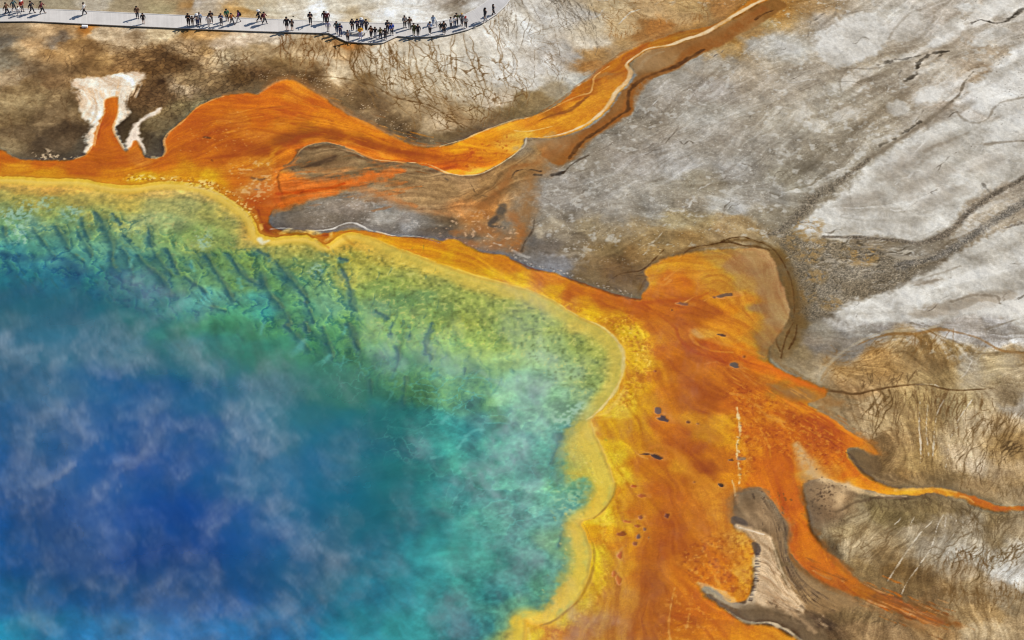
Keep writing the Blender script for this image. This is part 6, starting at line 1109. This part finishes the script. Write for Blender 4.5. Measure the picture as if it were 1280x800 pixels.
def arms(s, ch, A, extra, hands):
    for k, sx in ((0, 1), (1, -1)):
        el, wr, pa = A[k]
        sh = s.add((.175 * sx, 0, 1.405), .058 + extra, ch); e_ = s.add(el, .045 + extra, sh)
        wv = wr if hands else tuple(np.array(el) + .93 * (np.array(wr) - np.array(el)))
        w_ = s.add(wv, .030 + extra * (1 if not hands else 0), e_)
        if hands:
            p_ = s.add(pa, .034, w_); d = np.array(pa) - np.array(wr); d /= np.linalg.norm(d)
            side = np.cross(d, (0, 0, 1) if abs(d[2]) < .8 else (1, 0, 0)); side /= np.linalg.norm(side); nrm = np.cross(side, d)
            for q, L in zip((-1.5, -.5, .5, 1.5), (.058, .070, .075, .066)):
                b0 = np.array(pa) + d * .030 + side * q * .017
                f1 = s.add(b0, .0095, p_); f2 = s.add(b0 + d * L * .5 - nrm * .008, .0088, f1); s.add(b0 + d * L * .9 - nrm * .024, .0075, f2)
            t1 = s.add(np.array(pa) + side * .036 - d * .005, .011, p_); s.add(np.array(pa) + side * .056 + d * .032, .0095, t1)
def legs(s, pv, Lg, extra, cut=1.0, feet=True):
    for k, sx in ((0, 1), (1, -1)):
        kn, an, to = Lg[k]
        h = s.add((.09 * sx, 0, .88), .086 + extra, pv); q = s.add(kn, .056 + extra, h)
        if cut < 1: continue
        a_ = s.add(tuple(np.array(kn) + (.96 if not feet else 1) * (np.array(an) - np.array(kn))), .036 + extra, q)
        if feet: s.add(to, (.034), a_)
_pm = {}
def body_mesh(am, lg):
    s = Sk(); pv = s.add((0, 0, .96), (.115, .10)); sp = s.add((0, .01, 1.14), (.105, .09), pv); ch = s.add((0, 0, 1.33), (.125, .10), sp)
    nk = s.add((0, .005, 1.475), .052, ch); j = s.add((0, -.02, 1.555), .072, nk); hd = s.add((0, -.008, 1.625), .094, j); s.add((0, .0, 1.69), .070, hd)
    s.add((0, -.112, 1.60), .014, hd)
    for sx in (1, -1): s.add((.098 * sx, .0, 1.60), .016, hd)
    arms(s, ch, ARMS[am], 0, True); legs(s, pv, LEGS[lg], 0)
    return skin_mesh("person", s.V, s.E, s.R)
def jacket_mesh(am, long=False):
    s = Sk(); z0 = .60 if long else .86
    hm = s.add((0, 0, z0), (.155, .125) if long else (.150, .118)); w_ = s.add((0, .005, 1.10), (.145, .115), hm); ch = s.add((0, 0, 1.33), (.155, .118), w_); s.add((0, .01, 1.455), .070, ch)
    arms(s, ch, ARMS[am], .019, False); return skin_mesh("jacket", s.V, s.E, s.R)
def trouser_mesh(lg, short=False):
    s = Sk(); pv = s.add((0, 0, .965), (.132, .112)); legs(s, pv, LEGS[lg], .019, .5 if short else 1.0, False); return skin_mesh("trousers", s.V, s.E, s.R)
def shoe_mesh(lg, k):
    kn, an, to = LEGS[lg][k]; an = np.array(an); to = np.array(to); s = Sk(); m = (an + to) / 2; m[2] = min(an[2], to[2]) + .012
    a_ = s.add(an + (0, .025, -.045), .045); b_ = s.add(m, .046, a_); s.add(to + (to - an) * .25 * np.array((1, 1, 0)), .040, b_); return skin_mesh("shoe", s.V, s.E, s.R)
def cap_mesh(kind):
    bm = bmesh.new(); bmesh.ops.create_uvsphere(bm, u_segments=20, v_segments=14, radius=1)
    kill = [v for v in bm.verts if (v.co.z < -.15 and v.co.y < .25) or v.co.z < -.75] if kind != 'long' else [v for v in bm.verts if v.co.z < -.1 and v.co.y < .1]
    bmesh.ops.delete(bm, geom=kill, context='VERTS')
    for v in bm.verts:
        z = v.co.z
        v.co = Vector((v.co.x * .112, v.co.y * .118 + .004, 1.655 + z * .088))
        if kind == 'long' and z < 0: v.co.z += z * .20; v.co.y += .015
    if kind in ('hat', 'cap'):
        a0, a1 = (0, 6.2832) if kind == 'hat' else (-2.3, -.85); N = 20; rings = []
        for r0, dz in ((.100, .012), (.185, -.012), (.185, -.020), (.100, .002)):
            rings.append([bm.verts.new((r0 * math.cos(a0 + (a1 - a0) * i / N), r0 * math.sin(a0 + (a1 - a0) * i / N) * (1.08 if kind == 'hat' else 1.15), 1.645 + dz)) for i in range(N + 1)])
        for r in range(4):
            for i in range(N): bm.faces.new((rings[r][i], rings[r][i + 1], rings[(r + 1) % 4][i + 1], rings[(r + 1) % 4][i]))
    for f in bm.faces: f.smooth = True
    me = bpy.data.meshes.new("hair" if kind in ('short', 'long') else "hat"); bm.to_mesh(me); bm.free(); me.materials.append(None); return me
def pack_mesh():
    me = boxes("backpack", [(-.15, .15, .10, .25, .98, 1.42), (-.11, .11, .245, .31, 1.00, 1.24)], .035); 
    me.materials.append(None); return me
def proto(key, fn, *a):
    if key not in _pm: _pm[key] = fn(*a)
    return _pm[key]
def piece(name, me, root, mat):
    o = bpy.data.objects.new(name, me); COL.objects.link(o); o.parent = root
    o.material_slots[0].link = 'OBJECT'; o.material_slots[0].material = mat; return o
POSE = {'stand': ('down', 'stand'), 'photo': ('photo', 'lean'), 'walk': ('swing', 'walk'), 'pocket': ('pocket', 'lean'), 'lean': ('down', 'lean')}
C = dict(black=(48,47,52), char=(84,82,86), brown=(104,72,52), maroon=(104,46,52), red=(158,52,46), teal=(64,92,96), white=(226,224,220), grey=(132,130,130), lgrey=(178,176,176), navy=(50,62,104), blue=(38,70,160), lblue=(140,160,190), sky=(150,176,204), yellow=(222,162,22), green=(48,120,90), olive=(80,84,48), orange=(150,84,44), tan=(176,150,116), purple=(112,62,118), lav=(178,178,204), denim=(84,100,130), skin=(196,150,120), skin2=(150,104,76), dhair=(36,28,24), bhair=(92,64,42), gold=(190,150,80))
def person(x, y, h, pose, face, top, bot, head, label, pack=None, long=False, short=False, skin='skin'):
    am, lg = POSE[pose]; k = h / 1.74
    r = bpy.data.objects.new("person", proto(('b', am, lg), body_mesh, am, lg)); COL.objects.link(r)
    r.material_slots[0].link = 'OBJECT'; r.material_slots[0].material = paint("skin", C[skin], .55, .04)
    px, py = plan1(x, y, DZ); r.location = (px, py, DZ + .004); r.scale = (k * 1.22, k * 1.22, k * 1.02); r.rotation_euler = (0, 0, R(face))
    tag(r, label, "person", "visitors on the boardwalk")
    piece("coat" if long else "jacket", proto(('j', am, long), jacket_mesh, am, long), r, paint("cloth", C[top], .9, .12, 14))
    piece("shorts" if short else "trousers", proto(('t', lg, short), trouser_mesh, lg, short), r, paint("cloth", C[bot], .9, .10, 14))
    for q in (0, 1): piece("shoe", proto(('s', lg, q), shoe_mesh, lg, q), r, paint("shoe", C['white'] if (int(x) % 3 == 0) else C['char'], .7, .06))
    kind, hc = head
    piece("hair" if kind in ('short', 'long') else "hat", proto(('c', kind), cap_mesh, kind), r, paint("hair", C[hc], .8, .15, 30))
    if kind in ('hat', 'cap'): piece("hair", proto(('c', 'short'), cap_mesh, 'short'), r, paint("hair", C['dhair'], .8, .15, 30)).scale = (.97, .97, .998)
    if pack: piece("backpack", proto('p', pack_mesh), r, paint("pack_cloth", C[pack], .85, .1))
    return r
SH_, LO, HW, CB = ('short', 'dhair'), ('long', 'dhair'), ('hat', 'white'), ('cap', 'black')
person(9,18.5,1.76,'walk',75,'brown','black',SH_,"walker in a dark brown jacket, leftmost person on the boardwalk")
person(18,13.6,1.68,'walk',60,'teal','char',SH_,"walker in teal grey top at the far edge behind the child in white")
person(28,14,1.66,'pocket',40,'red','char',HW,"person in dark red top and white hat near the left end of the walk")
person(24,18.8,1.28,'walk',70,'white','lgrey',SH_,"child dressed all in white among the walkers at the left end")
person(40,16.2,1.74,'walk',80,'black','black',SH_,"walker all in black, between the one in dark red and the one in maroon")
person(53,16.9,1.76,'walk',85,'maroon','black',SH_,"walker in a maroon jacket at the right end of the leftmost group")
person(106,18.6,1.78,'walk',-75,'white','black',SH_,"lone walker in white top and black trousers on the empty left stretch")
person(172,22.6,1.70,'pocket',15,'brown','black',SH_,"person in a brown jacket at the far edge, left of black shorts")
person(179.5,29.4,1.50,'stand',0,'black','black',LO,"shorter person in black top and shorts near the front edge, left half",short=True)
person(236,31.9,1.74,'photo',5,'black','black',SH_,"slim person in black at the front edge, left end of a tight group",skin='skin2')
person(241,31.7,1.34,'stand',0,'char','brown',LO,"child in charcoal and brown standing inside the tight group at the front edge")
person(247,32,1.72,'photo',-10,'grey','navy',HW,"person in grey jacket and white hat at the front edge beside the charcoal child")
person(250,30.2,1.66,'lean',10,'lblue','char',SH_,"person in a pale blue jacket at the right back of the tight front edge group")
person(261.4,33.4,1.62,'stand',0,'white','white',LO,"person all in white at the front edge before a black jacket")
person(264.4,28.6,1.72,'photo',10,'black','black',('short','bhair'),"person in a black jacket standing just behind the one all in white")
person(277,31,1.62,'photo',-5,'denim','char',SH_,"person in slate blue jacket, left of the green and purple tops")
person(284,25.6,1.66,'pocket',20,'green','black',SH_,"person in a green jacket at the back of the small group")
person(290,30.4,1.60,'walk',60,'orange','char',SH_,"walker in a rusty orange brown top, between the green and purple jackets")
person(298.6,28,1.72,'walk',-80,'purple','lgrey',LO,"walker in a purple top, black backpack and pale trousers",pack='black')
person(323.8,27,1.72,'walk',85,'black','black',HW,"walker in black with a white hat beside one carrying a maroon backpack")
person(330.8,29.8,1.70,'walk',80,'maroon','black',SH_,"walker in dark maroon jacket with maroon backpack",pack='maroon')
person(359,37.6,1.88,'stand',10,'black','black',LO,"long haired person in a black jacket and shorts at the front edge",short=True)
p22 = person(365.4,37.4,1.52,'photo',0,'char','black',LO,"shorter person in charcoal and shorts holding up a selfie stick",short=True)
person(388.2,30.2,1.76,'photo',5,'black','black',SH_,"person all in black standing alone mid boardwalk with a long shadow")
person(405.8,28.2,1.66,'lean',0,'black','char',SH_,"person in black at the far edge beside a maroon jacket and white hat")
person(409.4,28.8,1.68,'lean',15,'maroon','black',HW,"person in dark maroon with a white hat, left of the lookout bay")
person(410.4,39.4,1.52,'stand',0,'lav','white',LO,"dark haired person in lavender and white, left corner of the lookout bay")
person(421.2,41.4,1.70,'pocket',-10,'teal','denim',SH_,"person in a grey teal jacket at the left side of the lookout bay")
person(425.7,44.3,1.70,'photo',0,'navy','navy',SH_,"person in dark blue jacket and trousers on the slanting left edge of the bay")
person(435,51.6,1.60,'photo',5,'grey','black',LO,"person in a grey top leaning at the front left corner of the bay")
person(440.6,38,1.64,'pocket',20,'black','black',SH_,"person in black with a tan backpack, left end of the row behind the bench",pack='tan')
person(447,38,1.64,'photo',0,'navy','black',SH_,"person in a navy jacket behind the middle of the bench")
person(452.4,37.2,1.72,'lean',10,'denim','navy',HW,"person in a denim blue jacket and white hat behind the bench")
person(450.6,47.8,1.72,'photo',12,'yellow','lav',SH_,"person in a bright yellow jacket in the lookout bay")
person(458,39,1.72,'pocket',-20,'char','black',SH_,"person in charcoal at the right end of the bench")
person(464,46.8,1.66,'photo',-15,'brown','black',LO,"person in a dark brown jacket right of the one in yellow")
person(469.2,46.8,1.50,'stand',5,'black','lgrey',LO,"shorter person in a black jacket and pale trousers in the middle of the bay")
person(475.8,48,1.56,'photo',20,'olive','black',SH_,"person in dark olive near the right front of the bay")
person(481.8,49.4,1.62,'lean',-10,'black','black',SH_,"person all in black on the slanting right edge of the bay")
person(484.8,40.6,1.76,'photo',10,'char','black',LO,"long haired person in charcoal just left of the bright blue jacket")
person(489.8,43.6,1.72,'pocket',25,'blue','black',SH_,"person in a bright blue jacket at the right side of the bay")
person(506,34.2,1.70,'pocket',30,'grey','black',SH_,"person in grey jacket, black trousers, right of the bay beside a brown jacket")
person(512.2,36,1.70,'stand',20,'brown','grey',SH_,"person in a brown jacket and grey trousers near the far edge, right of the bay")
person(517.4,43.5,1.66,'stand',0,'olive','olive',SH_,"person in an olive coat at the front edge, right of the bay",long=True)
person(522.6,44.6,1.64,'stand',5,'black','black',LO,"person in a long black coat at the front edge beside the olive coat",long=True)
person(541.6,31,1.34,'lean',0,'sky','lblue',CB,"smaller person in sky blue with a dark cap near the far edge")
person(537.6,42.4,1.76,'photo',-15,'lblue','black',LO,"person in pale blue top and black trousers near the front edge")
person(546,33.6,.95,'stand',30,'white','white',HW,"small toddler all in white near the far edge")
person(550.6,38.2,1.14,'stand',0,'black','black',SH_,"child all in black beside a tall adult in black near the curve")
person(555,42.4,1.80,'pocket',5,'black','black',LO,"tall adult in black at the front edge beside a child in black")
person(563.6,35,1.56,'pocket',60,'lgrey','char',SH_,"person in a pale grey top left of a white shirt where the curve starts")
person(568.4,33,1.50,'photo',30,'white','denim',SH_,"person in a white shirt in the group at the start of the curve")
person(570.8,31.6,1.76,'lean',15,'olive','black',SH_,"tall person in dark olive behind the white shirt at the curve")
person(577.4,31.2,1.70,'lean',-20,'grey','char',('short','gold'),"fair haired person in a grey jacket at the curve, left of the red cap")
person(582.2,34.8,1.66,'pocket',-10,'lgrey','black',('cap','red'),"person in a pale grey top with a red cap at the curve")
person(606.4,27.2,2.0,'walk',120,'black','lgrey',LO,"tall walker in a long black coat and pale trousers on the right hand curve",long=True)
person(616.6,18.8,1.56,'walk',115,'black','black',SH_,"walker all in black, rightmost person on the boardwalk")
sx_, sy_ = plan1(368.6, 36.8, DZ)
stick = bpy.data.objects.new("selfie_stick", None); COL.objects.link(stick)
kk = 1.52 / 1.74; stick.location = (p22.location.x + .06, p22.location.y - .37 * kk, DZ + 1.43 * kk)
tag(stick, "thin selfie stick with a phone, held up at the front edge of the walk", "selfie stick")
bm = bmesh.new(); bmesh.ops.create_cone(bm, cap_ends=True, segments=8, radius1=.014, radius2=.009, depth=.95)
for v in bm.verts: v.co.z += .42; v.co.x += v.co.z * .22
me = bpy.data.meshes.new("pole"); bm.to_mesh(me); bm.free(); link("pole", me, stick, paint("grey_metal", (60,60,64), .4, .05))
link("phone", boxes("phone", [(.10, .30, -.012, .012, .895, 1.0)], .006), stick, paint("dark_glass", (24,26,30), .3, .05))
print("people and walk at %.1f s" % (time.time() - T0))
# ------------------------------------------------------------------ light, sky, camera
SUN_AZ = (0.885, 0.465); SUN_EL = R(44)
w = bpy.data.worlds.new("World"); scene.world = w; w.use_nodes = True
nt = w.node_tree; bg = nt.nodes['Background']; sky = nt.nodes.new('ShaderNodeTexSky'); sky.sky_type = 'NISHITA'; sky.sun_disc = False
sky.sun_elevation = SUN_EL; sky.sun_rotation = math.atan2(SUN_AZ[0], SUN_AZ[1]); sky.altitude = 2200
nt.links.new(sky.outputs[0], bg.inputs[0]); bg.inputs[1].default_value = .09
sd = bpy.data.lights.new("sun", 'SUN'); sd.energy = 4.15; sd.angle = R(.55); sd.color = (1, .965, .91)
so = bpy.data.objects.new("sun", sd); COL.objects.link(so)
dv = Vector((SUN_AZ[0] * math.cos(SUN_EL), SUN_AZ[1] * math.cos(SUN_EL), math.sin(SUN_EL)))
so.rotation_euler = dv.to_track_quat('Z', 'Y').to_euler(); so.location = dv * 300
cd = bpy.data.cameras.new("camera"); cd.sensor_width = 36; cd.lens = 18 / math.tan(HFOV / 2); cd.clip_end = 20000; cd.clip_start = 1
co = bpy.data.objects.new("camera", cd); COL.objects.link(co); co.location = CAM; co.rotation_euler = (PITCH, 0, 0); scene.camera = co
scene.view_settings.view_transform = 'Standard'; scene.view_settings.look = 'None'; scene.view_settings.exposure = EXPO; scene.view_settings.gamma = 1
scene.cycles.use_denoising = True; scene.cycles.denoiser = "OPENIMAGEDENOISE"; scene.cycles.denoising_input_passes = "RGB_ALBEDO_NORMAL"; scene.cycles.filter_width = 1.15
scene.cycles.max_bounces = 6; scene.cycles.transparent_max_bounces = 8; scene.cycles.volume_bounces = 1; scene.cycles.volume_step_rate = 1.0
print("built in %.1f s" % (time.time() - T0))
